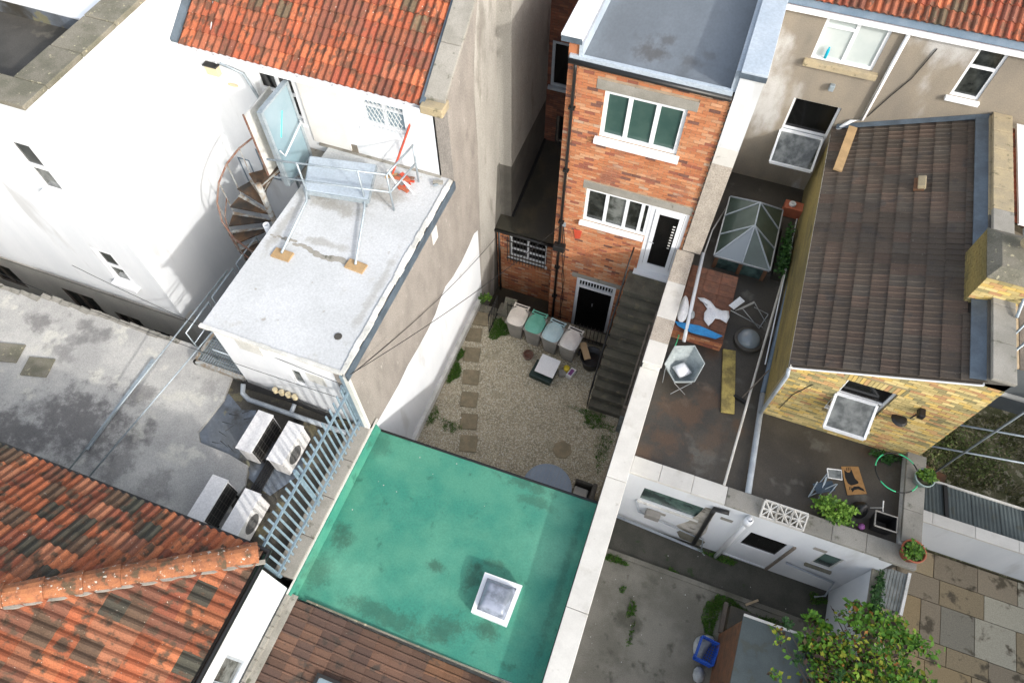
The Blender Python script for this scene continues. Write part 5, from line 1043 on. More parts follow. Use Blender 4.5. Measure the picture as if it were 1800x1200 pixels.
wf = panel(M(), 'y', YO + .06, YO + .13, 4.0, 4.95, 3.85, 5.2, [(4.05, 4.9, 4.62, 5.14), (4.05, 4.9, 3.9, 4.56)]).build('window', 'white_pvc', t)
M().box(4.04, 4.91, YO + .09, YO + .1, 4.6, 5.16).build('pane', 'black_glass', wf)
def sash(par, x0, x1, y, zh, yb, zb, pane):
    """casement hung from its top edge and swung open"""
    a, b, c, d = Vector((x0, y, zh)), Vector((x1, y, zh)), Vector((x1, yb, zb)), Vector((x0, yb, zb))
    m = M()
    for p, q in ((a, b), (b, c), (c, d), (d, a)): m.bar(p, q, .05, .07)
    o = m.build('open_sash', 'white_pvc', par); nrm_ = (b - a).cross(d - a).normalized() * .006
    M().prism([a, b, c, d], nrm_).build('pane', pane, o); return o
sash(t, 4.0, 4.80, YO + .0, 4.62, YO - .56, 4.14, 'painted_reflection_glass')
M().tube([(2.9, YO - .08, 5.08), (2.94, YO - .12, 4.9), (2.94, YO - .12, 3.05)], .04, 10).build('downpipe', 'grey_pipe', t, smooth=True)
t2 = thing('security_lamp', 'black wall lamp with a dark hood on the yellow brick wall', 'lamp', (5.5, YO, 4.6)); M().box(5.43, 5.55, YO - .2, YO - .01, 4.88, 5.02).build('lamp_head', 'black_plastic', t2, bevel=.02); M().tube([(5.49, YO - .05, 4.9), (5.45, YO - .05, 4.6)], .015).build('bracket', 'black_iron', t2); M().lathe((5.3, YO - .08, 4.5), [(0, .05), (.12, .03), (.16, -.02)], 16).build('hood', 'black_plastic', t2)
tag(M().bar((5.0, YO - .03, 3.55), (5.08, YO - .03, 3.62), .08, .08).build('round_vent', 'ceramic', label='small white round vent low on the yellow brick wall', cat='vent'))
tag(M().tube([(3.5, YO - .02, 4.7), (3.3, YO - .02, 4.1), (3.25, YO - .02, 3.4)], .008, 5).build('thin_cable', 'cable', label='thin black cable trailing down the yellow brick wall', cat='cable'))
tag(M().obox((3.15, 15.05, 5.35), (.18, 1.0, .05), Matrix.Rotation(0, 3, 'Z')).v and M().bar((3.30, 15.25, 5.42), (3.12, 13.7, 5.36), .2, .05).build('timber_plank', 'plywood', label='pale timber plank lying up the brown tiled roof by the drainpipe', cat='plank'))
c = at(1620, 322, 6.0); t2 = thing('roof_vent', 'small cream vent tile on the brown tiled roof', 'vent', (c.x, c.y, 5.9)); M().obox((c.x, c.y, 6.02), (.16, .34, .12), Matrix.Rotation(-.38, 3, 'Y')).build('hood', 'sandstone', t2, bevel=.02); M().obox((c.x - .03, c.y, 5.95), (.2, .36, .06), Matrix.Rotation(-.38, 3, 'Y')).build('base', 'shed_wood', t2)
# ------------------------------------------------------------------ neighbouring rendered house behind the terrace
YN = 15.4
t = thing('rendered_house', 'grey-brown rendered rear wall of the house with an orange tiled roof, top right', 'house', (3.5, 15.6, -1.2))
hol = [(1.72, 3.10, 6.86, 7.98), (1.74, 2.88, 3.75, 5.75), (4.86, 5.46, 6.7, 7.98)]
panel(M(), 'y', YN, YN + .25, .70, 14, -1.2, 8.0, hol).build('wall', 'brown_render', t)
w = window(t, YN, *hol[0], bars_x=(2.42,), frame='white_pvc', pane='white_blind_glass', fw=.07, proud=-.03)
M().box(1.78, 2.38, YN + .02, YN + .09, 7.66, 7.72).build('transom', 'white_pvc', w); M().box(1.6, 3.25, YN - .12, YN + .02, 6.7, 6.85).build('stone_sill', 'sandstone', t, bevel=.015)
w = window(t, YN, *hol[1], bars_z=(4.8,), frame='white_pvc', panes=['blue_glass', 'black_glass'], fw=.06, proud=-.08)
sash(t, 1.74, 2.80, YN + .0, 4.76, YN - .58, 4.16, 'painted_reflection_glass')
window(t, YN, *hol[2], bars_z=(7.45,), frame='white_pvc', pane='dark_glass', fw=.06, proud=-.03, sill=.1)
tag(M().lathe((2.02, YN - .02, 6.95), [(.0, 0), (.035, 0), (.035, .2), (.018, .24), (.018, .28), (0, .28)], 12).build('bottle', 'turquoise_bottle', label='turquoise bottle standing in the upper white framed window', cat='bottle', smooth=True))
tag(M().box(2.38, 2.5, YN - .12, YN, 6.2, 6.36).build('security_light', 'galvanised', label='small grey security light between the two left windows of the rendered wall', cat='lamp', bevel=.02))
M().tube([(3.42, YN - .05, 7.98), (3.42, YN - .06, 5.62), (3.2, YN - .06, 5.5), (3.1, YN - .06, 5.35), (2.96, YN - .1, 5.15)], .045, 10).build('downpipe', 'white_pvc', t, smooth=True)
M().tube([(4.1, YN - .02, 7.7), (3.95, YN - .02, 6.9), (3.75, YN - .02, 6.4), (3.5, YN - .02, 5.7)], .012, 6).build('cable', 'black_plastic', t)
M().box(.70, 14, YN - .13, YN, 7.95, 8.02).box(.7, 14, YN - .15, YN - .13, 7.95, 8.06).build('gutter', 'white_pvc', t)
rn = .62; sn = Vector((0, 1, rn)).normalized()
M().prism([(.72, YN - .06, 8.05), (14, YN - .06, 8.05), (14, YN + .14, 8.15), (.72, YN + .14, 8.15)], (0, 0, .02)).build('roof_felt', 'blue_pipe', t)
rf = M().prism([(.72, YN - .02, 8.06), (14, YN - .02, 8.06), (14, YN + 4, 8.06 + 4 * rn), (.72, YN + 4, 8.06 + 4 * rn)], (0, 0, -.06)).build('roof', 'orange_tile', t)
lay_tiles(rf, Vector((.74, YN + .06, 8.15)), (1, 0, 0), sn, 24, 4, .326, .345, tile_mesh('roman', .33, .42, 'orange_tile'))
# further roof right of the parapet
t = thing('right_tiled_house', 'orange tiled roof edge beyond the stone parapet at the right', 'house', (7.5, 14, 3))
rf = M().prism([(6.3, 12.3, 6.30), (6.3, 15.3, 6.30), (9.3, 15.3, 5.4), (9.3, 12.3, 5.4)], (0, 0, -.1)).build('roof', 'wet_dark', t); sr = Vector((-1, 0, .3)).normalized()
for j in range(8):
    for i in range(9):
        o_ = Vector((9.0, 12.3 + i * .33, 5.52)) + sr * (j * .345)
        if o_.x < 6.62: continue
        u_ = Vector((0, 1, 0)); nn = u_.cross(sr); instance('tile', tile_mesh('roman', .33, .42, 'orange_tile') if (i == 0 and j == 0) else bpy.data.meshes['roof_tile'], rf, Matrix.Translation(o_) @ Matrix((u_, sr, nn)).transposed().to_4x4()) if False else None
tmr = tile_mesh('roman', .33, .42, 'orange_tile'); u_ = Vector((0, 1, 0))
for j in range(8):
    for i in range(9): instance('tile', tmr, rf, Matrix.Translation(Vector((9.0, 12.32 + i * .327, 5.55)) + sr * (j * .345)) @ Matrix((u_, sr, u_.cross(sr))).transposed().to_4x4())
M().box(6.45, 6.62, 12.2, 15.3, 6.38, 6.44).build('white_trim', 'white_pvc', t)
M().box(6.4, 13, 12.28, 12.5, -1.2, 5.5).build('wall', 'grey_house_render', t)
M().box(6.6, 13, 12.24, 12.28, 2.4, 2.5).build('ledge', 'concrete', t)
w = window(t, 12.28, 9.2, 10.1, .8, 2.1, bars_x=(9.65,), frame='white_dirty', pane='black_glass', sill=.1, fw=.1)
# scaffolding
t = thing('scaffolding', 'scaffold of galvanised tubes and boards behind the parapet at the right edge', 'scaffolding', (7.2, 10.5, -.1))
for x_, y_ in ((6.5, 9.2), (6.5, 11.5), (7.7, 9.2), (7.7, 11.5)): M().tube([(x_, y_, 0), (x_, y_, 6.7)], .024, 8).build('upright', 'galvanised', t, smooth=True)
for z in (5.75, 6.5):
    for x_ in (6.5, 7.7): M().tube([(x_, 9.0, z), (x_, 12.0, z)], .024, 8).build('ledger', 'galvanised', t, smooth=True)
for y_ in (9.2, 10.4, 11.5): M().tube([(6.4, y_, 5.72), (8.0, y_, 5.72)], .024, 8).build('transom', 'galvanised', t, smooth=True)
for k in range(5): M().box(6.55 + k * .235, 6.77 + k * .235, 9.1, 12.0, 5.78, 5.82).build('board', 'pale_wood' if k == 0 else 'weathered_wood', t)
M().tube([(6.28, 9.6, 6.58), (6.5, 10.9, 6.95)], .03, 8).build('brace', 'galvanised', t, smooth=True); M().tube([(6.4, 9.4, 6.0), (7.5, 11.3, 6.5)], .024, 8).build('brace', 'galvanised', t, smooth=True)
for z in (2.0, 3.2): M().tube([(6.7, 9.2, z), (11.5, 9.9, z)], .024, 8).build('ledger', 'galvanised', t, smooth=True)
# unseen house-shaped volume added off to the right to shade the lower yards
t = thing('added_shade_house', 'unseen house-shaped block added beyond the right edge to shade the yards', 'house', (23, -9, -1.2)); M().box(20, 27, -18, -2.4, -1.2, 14.0).build('wall', 'brown_render', t); M().prism([(19.8, -18.2, 14.0), (23.5, -18.2, 15.2), (27.2, -18.2, 14.0)], (0, 16, 0)).build('roof', 'wet_dark', t)
t = thing('added_shade_wall', 'unseen wall-shaped block added beyond the right edge to shade the yards', 'wall', (14, 3, -1.2)); M().box(14, 14.3, -3, 14, -1.2, 3.4).build('wall', 'brown_render', t)  # second unseen blocker, added for its shade on the yards
# ------------------------------------------------------------------ things on the terrace
ZT = 2.98
t = thing('roof_lantern', 'glazed roof lantern with white glazing bars on the dark terrace', 'skylight', (1.8, 12.9, ZT))
x0, x1, y0, y1, zb, zr = 1.06, 2.44, 11.85, 13.95, 3.45, 4.08; xm = 1.76; ya, yb = 12.55, 13.35
M().box(x0 + .05, x1 - .05, y0 + .05, y1 - .05, ZT, zb - .05).build('kerb', 'frosted_glass', t)
for a in ((x0 + .04, y0 + .04), (x1 - .12, y0 + .04), ((x0 + x1) / 2 - .04, y0 + .035)): M().box(a[0], a[0] + .09, a[1] - .03, a[1] + .06, ZT, zb).build('post', 'shed_wood', t)
C4 = [Vector((x0, y0, zb)), Vector((x1, y0, zb)), Vector((x1, y1, zb)), Vector((x0, y1, zb))]; A_, B_ = Vector((xm, ya, zr)), Vector((xm, yb, zr)); md = Vector((xm, y0, zb))
def pane_(ps, m_): M().prism(ps, (0, 0, .015)).build('pane', m_, t)
L1, L2 = Vector((x0, y0 + .72, zb)), Vector((x0, y0 + 1.4, zb)); R1_, R2_ = Vector((x1, y0 + .72, zb)), Vector((x1, y0 + 1.4, zb))
pane_([C4[0], md, A_], 'lantern_pale'); pane_([md, C4[1], A_], 'lantern_glass'); pane_([C4[0], A_, L1], 'lantern_glass'); pane_([L1, A_, B_, L2], 'lantern_glass'); pane_([L2, B_, C4[3]], 'lantern_glass')
pane_([C4[1], R1_, A_], 'lantern_glass'); pane_([R1_, R2_, B_, A_], 'lantern_glass'); pane_([R2_, C4[2], B_], 'lantern_glass'); pane_([C4[2], C4[3], B_], 'lantern_glass')
for p, q in ((C4[0], A_), (C4[1], A_), (L1, A_), (R1_, A_), (L2, B_), (R2_, B_), (C4[2], B_), (C4[3], B_), (md, A_), (A_, B_)):
    u_ = Vector((0, 0, .03)); M().bar(p + u_, q + u_, .028, .03).build('glazing_bar', 'grey_pipe', t)
M().bar(C4[0], C4[1], .05, .04).bar(C4[1], C4[2], .05, .04).bar(C4[3], C4[0], .05, .04).build('eaves_bar', 'steel_tube', t)
# tile clad hutch beside the wall
t = thing('tile_clad_roof', 'small red-brown tiled roof over a brick box by the boundary wall', 'roof', (1.15, 10.5, ZT))
m = M().prism([(.6, 9.45, ZT), (1.78, 9.45, ZT), (1.78, 11.5, ZT), (.6, 11.5, ZT)], (0, 0, .3)); m.build('box', 'old_brick', t)
bricks(t, 9.45, .6, 1.78, ZT + .01, ZT + .3, [], 'red_brick', 100)
for i in range(3):
    for j in range(11):
        x_, y_ = .62 + i * .385, 9.55 + j * .175; M().obox((x_ + .19, y_ + .1, ZT + .33 + .004 * (j % 2)), (.375, .19, .022), Matrix.Rotation(rnd.gauss(0, .01), 3, 'Z') @ Matrix.Rotation(-.05, 3, 'X')).build('tile', 'cladding_tile', t)
mm = M(); P2 = [(1226, 523), (1238, 524), (1249, 530), (1258, 541), (1270, 547), (1281, 547), (1282, 558), (1277, 568), (1266, 561), (1257, 560), (1252, 567), (1245, 573), (1237, 562), (1238, 550), (1243, 543), (1236, 532)]
def cloth(name, px, z, ma, label, cat, puff=.09, n=18, soft=True):
    c = [at(x_, y_, z) for x_, y_ in px]; cen = sum(c, Vector()) / len(c); vs = [cen + Vector((0, 0, puff))]; fs = []; K = 5; m_ = len(c)
    for k in range(1, K + 1):
        for j, p in enumerate(c):
            q = cen.lerp(p, k / K); vs.append(q + Vector((0, 0, puff * (1 - (k / K) ** 2) + rnd.uniform(-.02, .03) * (k < K))))
    for j in range(m_): fs.append((0, 1 + j, 1 + (j + 1) % m_))
    for k in range(K - 1):
        for j in range(m_): a = 1 + k * m_; fs.append((a + j, a + m_ + j, a + m_ + (j + 1) % m_, a + (j + 1) % m_))
    o = M().add(vs, fs).build(name, ma, label=label, cat=cat, smooth=True)
    if soft: s = o.modifiers.new('soft', 'SUBSURF'); s.levels = 1; s.render_levels = 1
    sd_ = o.modifiers.new('thick', 'SOLIDIFY'); sd_.thickness = .01; return o
cloth('cloth', P2, 3.37, 'cloth_white', 'crumpled white cloth lying on the small tiled roof', 'cloth', .03, soft=False)
cloth('dust_sheet', [(1205, 515), (1211, 530), (1210, 552), (1200, 571), (1189, 562), (1192, 545), (1199, 528)], 3.42, 'cloth_white', 'white sheet bundled against the boundary wall beside the white pole', 'sheet', .12)
cloth('plastic_bag', [(1211, 545), (1222, 546), (1221, 560), (1212, 563)], 3.38, 'clear_bag', 'crumpled clear bag between white pole and cloth', 'bag', .06)
a, b, c, d = at(1190, 568, 3.36), at(1230, 575, 3.36), at(1270, 592, 3.36), at(1262, 596, 3.36)
tag(M().prism([at(1186, 565, 3.37), at(1230, 573, 3.37), at(1270, 591, 3.37), at(1258, 596, 3.37), at(1215, 585, 3.37), at(1192, 573, 3.37)], (0, 0, .02)).build('tarpaulin', 'blue_tarp', label='strip of bright blue tarpaulin across the edge of the small tiled roof', cat='tarpaulin'))
tag(M().tube([at(1236, 445, 3.62), at(1202, 600, 3.32)], .045, 10).build('white_pole', 'white_pvc', label='thick white plastic pipe lying across the small tiled roof', cat='pipe', smooth=True))
tag(M().tube([at(1280, 360, 3.1), at(1252, 405, 3.4), at(1238, 445, 3.5)], .018, 8).build('thin_pole', 'light_coping', label='thin pale pole leaning toward the glass roof lantern', cat='pole', smooth=True))
tag(M().tube([at(1198, 572, 3.3), at(1190, 600, 3.05), at(1176, 632, 3.02)], .012, 6).build('garden_hose', 'hoop_green', label='thin green hose behind the hexagonal camping chair', cat='hose', smooth=True))
# long pipes and rods on the terrace
tag(M().tube([at(1412, 400, 3.2), at(1341, 690, 3.1)], .06, 12).build('soil_pipe', 'blue_pipe', label='dark blue-grey drainpipe lying along the foot of the yellow wall', cat='pipe', smooth=True))
tag(M().tube([at(1341, 692, 3.1), at(1315, 866, 3.12)], .065, 12).build('white_pipe', 'grey_pipe', label='pale grey pipe lying over the terrace to the outbuilding coping', cat='pipe', smooth=True))
tag(M().tube([at(1392, 435, 3.2), at(1330, 650, 3.2), at(1273, 852, 3.14)], .028, 8).build('long_pole', 'light_coping', label='long cream pole laid along the terrace beside the grey pipe', cat='pole', smooth=True))
tag(M().tube([at(1401, 385, 3.22), at(1345, 640, 3.2)], .015, 8).build('thin_rail', 'white_pvc', label='thin white trim strip lying between pole and dark pipe', cat='trim', smooth=True))
t = thing('push_broom', 'yard broom with a wooden handle leaning across the long cream pole', 'broom', at(1303, 700, ZT)); p, q = at(1303, 700, 3.05), at(1352, 650, 3.7); M().tube([p, q], .014, 8).build('handle', 'weathered_wood', t, smooth=True); M().bar(at(1290, 695, 3.04), at(1311, 708, 3.04), .06, .09).build('head', 'black_plastic', t)
a, b = at(1281, 617, ZT), at(1278, 727, ZT); tag(M().bar(a + Vector((0, 0, .04)), b + Vector((0, 0, .04)), .30, .06).build('scaffold_plank', 'lichen_plank', label='lichen yellow plank lying flat on the dark terrace', cat='plank', bevel=.01))
c = at(1314, 600, ZT); t = thing('dome_rooflight', 'round clear dome rooflight on the dark terrace', 'rooflight', c); M().lathe(c, [(.34, 0), (.34, .1), (.27, .12), (.26, .08)], 32).build('kerb', 'terrace_felt', t); M().lathe(c, [(.27, .1), (.24, .2), (.17, .27), (.08, .30), (.0, .31)], 32).build('dome', 'lantern_pale', t, smooth=True)
# hexagonal camping chair with cushion
c = at(1190, 672, ZT); c.z = ZT; t = thing('camping_chair', 'grey hexagonal bucket camping chair with folding steel legs', 'chair', c); c2 = c + Vector((0, .1, 0)); m = M(); n = 6; vs = []
for k, (r_, z) in enumerate(((.12, .30), (.26, .34), (.38, .52), (.43, .72))): vs += [c2 + Vector((r_ * math.cos(math.pi / 3 * j + .3), r_ * math.sin(math.pi / 3 * j + .3), z + (.18 * math.sin(math.pi / 3 * j + .3) * (k / 3)))) for j in range(n)]
fs = [tuple(range(n))] + [(k * n + j, k * n + (j + 1) % n, (k + 1) * n + (j + 1) % n, (k + 1) * n + j) for k in range(3) for j in range(n)]
o = M().add(vs, fs).build('seat', 'cloth_grey', t); s = o.modifiers.new('t', 'SOLIDIFY'); s.thickness = .015
M().tube([vs[18 + j] for j in range(6)] + [vs[18]], .012, 6).build('rim', 'cloth_grey', t)
for a_, b_ in ((0, 0), (3, 3), (4, 5), (5, 4), (1, 2), (2, 1)): p_ = vs[12 + a_]; q_ = c + Vector((.33 * math.cos(math.pi / 3 * b_ + .3), .33 * math.sin(math.pi / 3 * b_ + .3) - .02, 0)); q_ = Vector((q_.x, q_.y, ZT)); M().tube([p_, q_], .009, 6).build('leg', 'steel_tube', t)
tag(M().lathe(c2 + Vector((0, -.02, .44)), [(0, .10), (.15, .09), (.23, .02), (.15, -.05), (0, -.06)], 4).build('cushion', 'cloth_white', label='white square cushion in the hexagonal camping chair', cat='cushion', smooth=True))
# folding chair, knocked over
c = at(1318, 545, ZT); t = thing('folding_chair', 'dark folding chair with pale fabric panels tipped on the terrace', 'chair', c)
M().prism([at(1281, 537, 3.5), at(1300, 522, 3.6), at(1309, 530, 3.5), at(1290, 544, 3.4)], (0, 0, .02)).build('back_panel', 'cloth_white', t); M().prism([at(1292, 546, 3.4), at(1325, 530, 3.45), at(1326, 533, 3.35), at(1305, 543, 3.3)], (0, 0, .02)).build('seat_panel', 'ac_casing', t)
for (a, b) in ((((1306, 543), 3.35), ((1334, 577), 3.0)), (((1326, 531), 3.4), ((1345, 565), 3.0)), (((1284, 545), 3.3), ((1340, 575), 3.0)), (((1334, 577), 3.0), ((1350, 553), 3.05)), (((1326, 540), 3.2), ((1350, 552), 3.05))): M().tube([at(*a[0], a[1]), at(*b[0], b[1])], .011, 6).build('tube', 'steel_tube', t)
# planting at the back of the terrace
t = thing('trough_planter', 'dark leafy plants in a trough between the roof lantern and the yellow wall', 'plant', (2.72, 12.8, ZT)); M().box(2.58, 2.88, 12.0, 13.6, ZT, ZT + .22).build('trough', 'wet_dark', t); leaves('foliage', 'dark_leaf', (2.74, 12.8, 3.2), (.14, .8, .14), 600, .11, t)
t = thing('brick_planter', 'low red brick box with a white ring on top near the rendered wall', 'planter', (2.8, 14.4, ZT)); M().box(2.5, 3.05, 14.25, 14.55, ZT, 3.3).build('box', 'terracotta', t); M().lathe((2.68, 14.4, 3.31), [(.03, 0), (.09, 0), (.09, .05), (.03, .05)], 20).build('ring', 'ceramic', t)
M()
# right hand corner of the terrace
c = at(1450, 858, ZT); t = thing('folded_chair', 'navy folding camp chair lying on its side on the terrace', 'chair', c)
M().prism([at(1428, 850, 3.2), at(1462, 845, 3.25), at(1468, 862, 3.2), at(1436, 868, 3.15)], (0, 0, .02)).build('fabric', 'navy_fabric', t)
for (a, b) in (((1422, 872), (1454, 832)), ((1424, 871), (1470, 850)), ((1437, 883), (1455, 835)), ((1437, 883), (1452, 838)), ((1445, 884), (1472, 850)), ((1421, 873), (1437, 846))): M().tube([at(*a, 3.03), at(*b, 3.33)], .011, 6).build('tube', 'galvanised', t)
p = [at(1454, 823, 3.35), at(1479, 826, 3.35), at(1480, 843, 3.33), at(1456, 839, 3.33)]; M().tube(p + [p[0]], .013, 8).build('seat_rim', 'ceramic', t); M().prism(p, (0, 0, -.01)).build('seat_panel', 'painted_reflection_glass', t)
t = thing('doormat', 'tan coir doormat printed with a black cat', 'mat', at(1500, 845, ZT)); p = [at(1478, 820, ZT), at(1508, 820, ZT), at(1523, 868, ZT), at(1489, 870, ZT)]; M().prism([v + Vector((0, 0, .004)) for v in p], (0, 0, .016)).build('mat', 'coir', t)
def mt(u, v): a = p[0].lerp(p[1], u); b = p[3].lerp(p[2], u); return a.lerp(b, v) + Vector((0, 0, .0215))
n_ = 0
cat = [(.12, .12), (.28, .22), (.40, .22), (.55, .10), (.58, .30), (.62, .44), (.75, .56), (.72, .62), (.5, .66), (.3, .68), (.15, .60), (.08, .4)]; tail = [(.25, .80), (.45, .72), (.7, .72), (.9, .82), (.93, .92), (.82, .88), (.62, .82), (.42, .84), (.28, .92)]
for pl in (cat, tail): M().add([mt(*q) for q in pl], [tuple(range(len(pl)))]).build('printed_cat', 'black_print', t)
for q in ((.3, .04), (.4, .035), (.5, .03), (.2, .72), (.28, .71)): a_ = mt(*q); M().bar(a_, a_ + Vector((.01, -.07, 0)), .012, .003).build('printed_stroke', 'black_print', t)
c = Vector((5.93, 7.62, ZT)); t = thing('hoop', 'green and black hula hoop propped on the terrace corner wall', 'hoop', (5.9, 7.7, 3.3))
ctr = at(1577, 830, 3.33)
for k in range(8):
    pts = [ctr + Vector((.44 * math.cos(a), .44 * math.sin(a), .0)) for a in np.linspace(k * math.pi / 4, (k + 1) * math.pi / 4, 9)]
    M().tube(pts, .014, 6).build('segment', 'hoop_green' if k % 2 else 'black_plastic', t, smooth=True)
def pot(label, c, r, h, ma, lf, n, lsz, spread=1.1):
    t = thing('potted_plant', label, 'potted plant', c); c = Vector(c)
    M().lathe(c, [(0, .0), (r * .72, 0), (r * .95, h * .85), (r * 1.06, h * .85), (r * 1.06, h), (r * .93, h), (r * .9, h * .82)], 28).build('pot', ma, t, smooth=True); M().lathe(c, [(0, h * .83), (r * .92, h * .8)], 20).build('soil', 'soil', t)
    leaves('foliage', lf, c + Vector((0, 0, h + .04)), (r * spread * .8, r * spread * .8, .13), n, lsz, t)
pot('terracotta pot of leafy weeds on the corner of the outbuilding wall', Vector((6.24, 5.98, 3.10)), .22, .28, 'terracotta', 'bright_leaf', 420, .075)
pot('pale rimmed pot of green leaves on the wall inside the green hoop', Vector((6.3, 7.55, 3.28)), .19, .24, 'pot_pale', 'bright_leaf', 380, .07)
t = thing('flowering_shrub', 'light green leafy plant spilling over the terrace edge beside the screen block', 'plant', (4.75, 6.35, ZT)); leaves('foliage', 'bright_leaf', (4.72, 6.36, 3.25), (.38, .2, .24), 1500, .08, t); M().tube([(4.75, 6.35, ZT), (4.7, 6.3, 3.4)], .015).build('stem', 'bark', t)
cloth('rubbish_bag', [(1490, 890), (1505, 880), (1522, 884), (1528, 900), (1515, 912), (1498, 908)], 3.0, 'black_plastic', 'crumpled black rubbish bag between leafy plant and black crate', 'bag', .28)
cloth('purple_bag', [(1505, 920), (1517, 918), (1522, 930), (1510, 932)], 3.06, 'purple_bag', 'small purple bag at the foot of the black rubbish bag', 'bag', .1)
c = at(1543, 925, ZT); t = thing('black_crate', 'black plastic bin with a grey rim in the terrace corner', 'bin', c)
m = M(); hw_, hd = .21, .16
vs = [c + Vector((x_ * s_ * hw_, y_ * s_ * hd, z)) for s_, z in ((.8, 0), (1, .36)) for x_, y_ in ((-1, -1), (1, -1), (1, 1), (-1, 1))]
o = M().add(vs, [(0, 1, 2, 3), (0, 1, 5, 4), (1, 2, 6, 5), (2, 3, 7, 6), (3, 0, 4, 7)]).build('body', 'black_plastic', t); s = o.modifiers.new('t', 'SOLIDIFY'); s.thickness = .015; M().tube(vs[4:] + [vs[4]], .018, 8).build('rim', 'bin_body', t)
t = thing('metal_stand', 'thin white metal frame standing among the bags on the terrace', 'stand', at(1548, 900, ZT)); M().tube([at(1530, 892, 3.02), at(1552, 892, 3.3), at(1552, 912, 3.02)], .012, 6).tube([at(1552, 892, 3.3), at(1553, 880, 3.5)], .012, 6).build('frame', 'ceramic', t)
leaves('corner_weeds', 'dark_leaf', (5.75, 8.0, 3.05), (.3, .12, .08), 500, .06, kind='stuff')
# pierced screen block
t = thing('screen_block', 'white pierced concrete screen blocks standing on the outbuilding coping', 'screen block', (3.8, 6.0, 3.1))
xs = (3.33, 3.62, 3.91)
for k, x0 in enumerate(xs):
    m = M(); y0, z0, s_ = 5.95, 3.3, .285; B = lambda u, v: (x0 + u * s_, y0 - .22 + v * s_ * 1.0, 3.12 + v * .20)
    fr_ = [(0, 0), (1, 0), (1, 1), (0, 1)]
    for i in range(4): m.bar(B(*fr_[i]), B(*fr_[(i + 1) % 4]), .03, .09)
    for a_ in range(8):
        e = (.5 + .5 * max(-1, min(1, 1.42 * math.cos(a_ * math.pi / 4))), .5 + .5 * max(-1, min(1, 1.42 * math.sin(a_ * math.pi / 4)))); m.bar(B(.5, .5), B(*e), .022, .08)
    m.build('pierced_block', 'light_coping', t)
# ------------------------------------------------------------------ lower right: shed, crate, shrub
t = thing('garden_shed', 'low timber shed with a grey felt roof at the bottom right', 'shed', (4.5, 2, 0))
M().prism([(3.63, 3.98, 1.98), (5.35, 3.98, 2.08), (5.35, -3, 2.08), (3.50, -3, 1.98)], (0, 0, .05)).build('roof', 'shed_felt', t); M().box(3.66, 5.3, -3, 3.9, 0, 1.97).build('walls', 'shed_wood', t)
for k in range(11): M().prism([(3.655, -3, .08 + k * .17), (3.655, 3.9, .08 + k * .17), (3.635, 3.9, .08 + k * .17), (3.635, -3, .08 + k * .17)], (0, 0, .155)).build('board', 'shed_wood', t)
M().bar((3.63, 4.0, 2.03), (5.4, 4.0, 2.13), .05, .05).build('edge_batten', 'light_coping', t)
tag(M().box(3.72, 4.35, 4.02, 4.55, .0, .35).build('dark_box', 'wet_dark', label='dark brown open box beside the end of the shed', cat='box')); tag(M().box(3.62, 3.71, 3.95, 4.65, .0, .12).build('edging_board', 'weathered_wood', label='grey edging board beside the strip of grass', cat='board'))
tag(M().bar((4.1, 4.75, .08), (4.35, 4.95, .12), .05, .03).build('wood_offcut', 'pale_wood', label='short pale stick lying on the grass near the shed', cat='stick'))
c = Vector((3.42, 3.42, .02)); t = thing('plastic_crate', 'bright blue plastic crate on the concrete by the shed', 'crate', c); hx, hy, hh = .2, .25, .3; Rz = Matrix.Rotation(-.12, 3, 'Z'); m = M()
for z in (0.0, .1, .2, .3):
    w_ = .028 if z < .3 else .045
    for a, b in (((-hx, -hy), (hx, -hy)), ((hx, -hy), (hx, hy)), ((hx, hy), (-hx, hy)), ((-hx, hy), (-hx, -hy))): m.bar(c + Rz @ Vector((*a, z + .02)), c + Rz @ Vector((*b, z + .02)), .02, w_)
for k in range(9):
    for a, b in (((-hx + k * .05, -hy), 0), ((-hx + k * .05, hy), 0)): m.bar(c + Rz @ Vector((*a, .02)), c + Rz @ Vector((*a, hh)), .014, .014)
for k in range(11):
    for sx in (-hx, hx): m.bar(c + Rz @ Vector((sx, -hy + k * .05, .02)), c + Rz @ Vector((sx, -hy + k * .05, hh)), .014, .014)
m.build('sides', 'blue_crate', t); m = M()
for k in range(7): m.bar(c + Rz @ Vector((-hx + .03 + k * .057, -hy, .02)), c + Rz @ Vector((-hx + .03 + k * .057, hy, .02)), .014, .012)
for k in range(8): m.bar(c + Rz @ Vector((-hx, -hy + .03 + k * .063, .02)), c + Rz @ Vector((hx, -hy + .03 + k * .063, .02)), .014, .012)
m.build('base', 'blue_crate', t)
cloth('plastic_sack', [(1221, 1117), (1245, 1113), (1262, 1122), (1240, 1140), (1232, 1165), (1222, 1160), (1217, 1140)], .03, 'clear_bag', 'crumpled clear plastic sack under the blue crate', 'bag', .14)
cloth('torn_sack', [(1218, 1172), (1232, 1168), (1240, 1185), (1236, 1200), (1216, 1200)], .03, 'clear_bag', 'torn grey plastic sheet on the concrete below the blue crate', 'sheet', .08)
t = thing('garden_tree', 'leafy green and yellow garden tree leaning over the shed and patio', 'tree', (6.3, 3.5, 0))
base = Vector((6.35, 3.45, 0)); tips = []
M().tube([base, base + Vector((-.05, .05, 1.0)), base + Vector((-.15, .1, 1.8))], .05, 8, .035).build('trunk', 'bark', t, smooth=True); m = M()
for k in range(30):
    a = rnd.uniform(0, 6.28); r_ = rnd.uniform(.4, 1.6); tip = Vector((6.05 + r_ * math.cos(a), 3.7 + r_ * .8 * math.sin(a), rnd.uniform(1.9, 3.0))); s0 = base + Vector((-.1, .08, rnd.uniform(.9, 1.7))); m.tube([s0, s0.lerp(tip, .5) + Vector((0, 0, .25)), tip], .018, 5, .005); tips.append(tip)
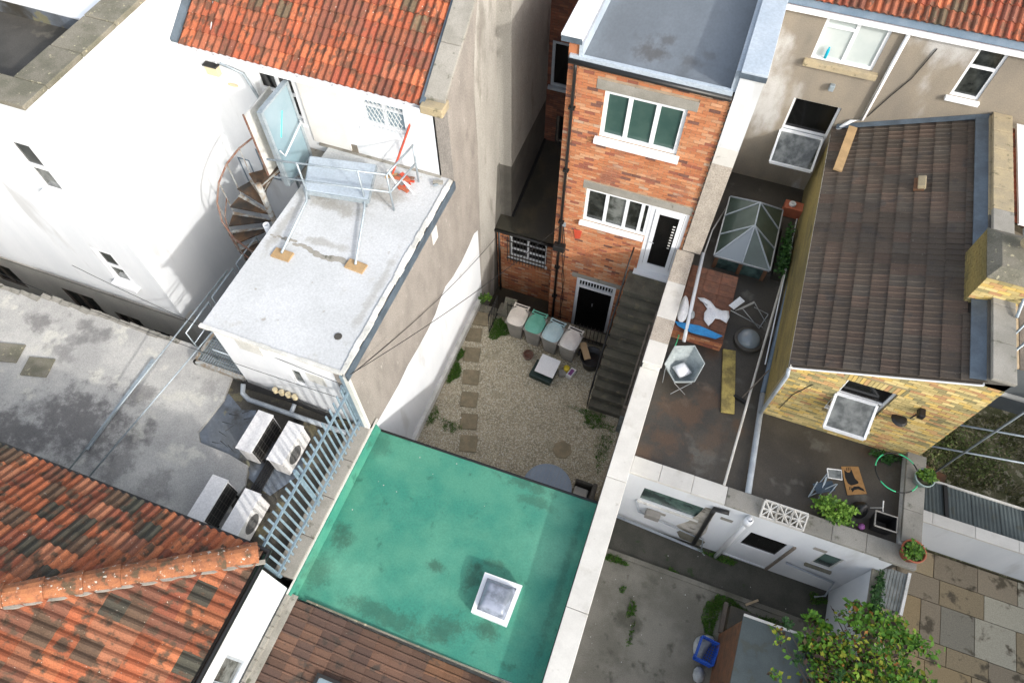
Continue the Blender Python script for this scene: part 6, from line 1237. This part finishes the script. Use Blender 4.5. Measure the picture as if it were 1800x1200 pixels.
m.build('branches', 'bark', t)
lv = []
for c_, r_, n_ in (((6.0, 3.6, 2.35), (1.1, .9, .65), 2400), ((6.6, 3.2, 2.3), (1.0, .8, .6), 1500), ((5.2, 3.9, 2.3), (.45, .35, .2), 500), ((6.5, 4.6, 2.3), (.7, .3, .25), 500), ((5.9, 4.9, 2.2), (.4, .15, .15), 160), ((5.5, 3.5, 2.3), (.5, .45, .3), 900), ((5.0, 4.3, 2.2), (.28, .2, .12), 300), ((6.1, 4.5, 2.4), (.6, .3, .2), 500), ((6.9, 3.9, 2.1), (.35, .4, .2), 350), ((5.6, 2.9, 2.2), (.6, .5, .3), 900)):
    leaves('foliage', 'leaf', c_, r_, n_, .105, t)
t = thing('climbing_rose', 'sparse thorny shrub with brown seed heads over the grey shed roof', 'shrub', (5.0, 2.8, 0)); m = M(); b0 = Vector((5.5, 2.6, 1.9))
hd = []
for k in range(9): tip = Vector((rnd.uniform(4.2, 5.4), rnd.uniform(2.7, 4.0), rnd.uniform(2.35, 2.8))); m.tube([b0, b0.lerp(tip, .5) + Vector((0, 0, .2)), tip], .009, 5, .004); hd.append(tip)
m.tube([(5.5, 2.6, 0), b0], .03, 6); m.build('stems', 'bark', t)
mats_ = ['leaf', 'shed_wood', 'leaf', 'old_brick']
for k, tip in enumerate(hd): leaves('leaf_cluster', 'leaf' if k % 2 else 'dark_leaf', tip, (.13, .12, .06), 46, .08, t)
# overhead wires
def wire(label, pts, r=.008):
    out = []
    for i in range(len(pts) - 1):
        a, b = Vector(pts[i]), Vector(pts[i + 1])
        for k in range(10): s_ = k / 10; q = a.lerp(b, s_); q.z -= .25 * 4 * s_ * (1 - s_) * (b - a).length / 8; out.append(q)
    out.append(Vector(pts[-1])); tag(M().tube(out, r, 5).build('overhead_wire', 'cable', label=label, cat='wire', group='overhead wires over the yards', smooth=True))
wire('black wire from the white extension corner to the brick wall, the upper one', [(-5.0, 4.62, 5.75), (-2.85, YB - .08, 3.5)]); wire('black wire slung just below the upper wire above the gravel', [(-5.0, 4.62, 5.7), (-4.9, 11.9, 1.6)])
wire('thin wire crossing the front of the white extension', [(-5.1, 4.55, 5.5), (-12, 5.2, 5.3)], .006); wire('thin wire crossing low over the grey flat roof', [(-5.2, 4.5, 4.9), (-16, 5.0, 4.2)], .006)
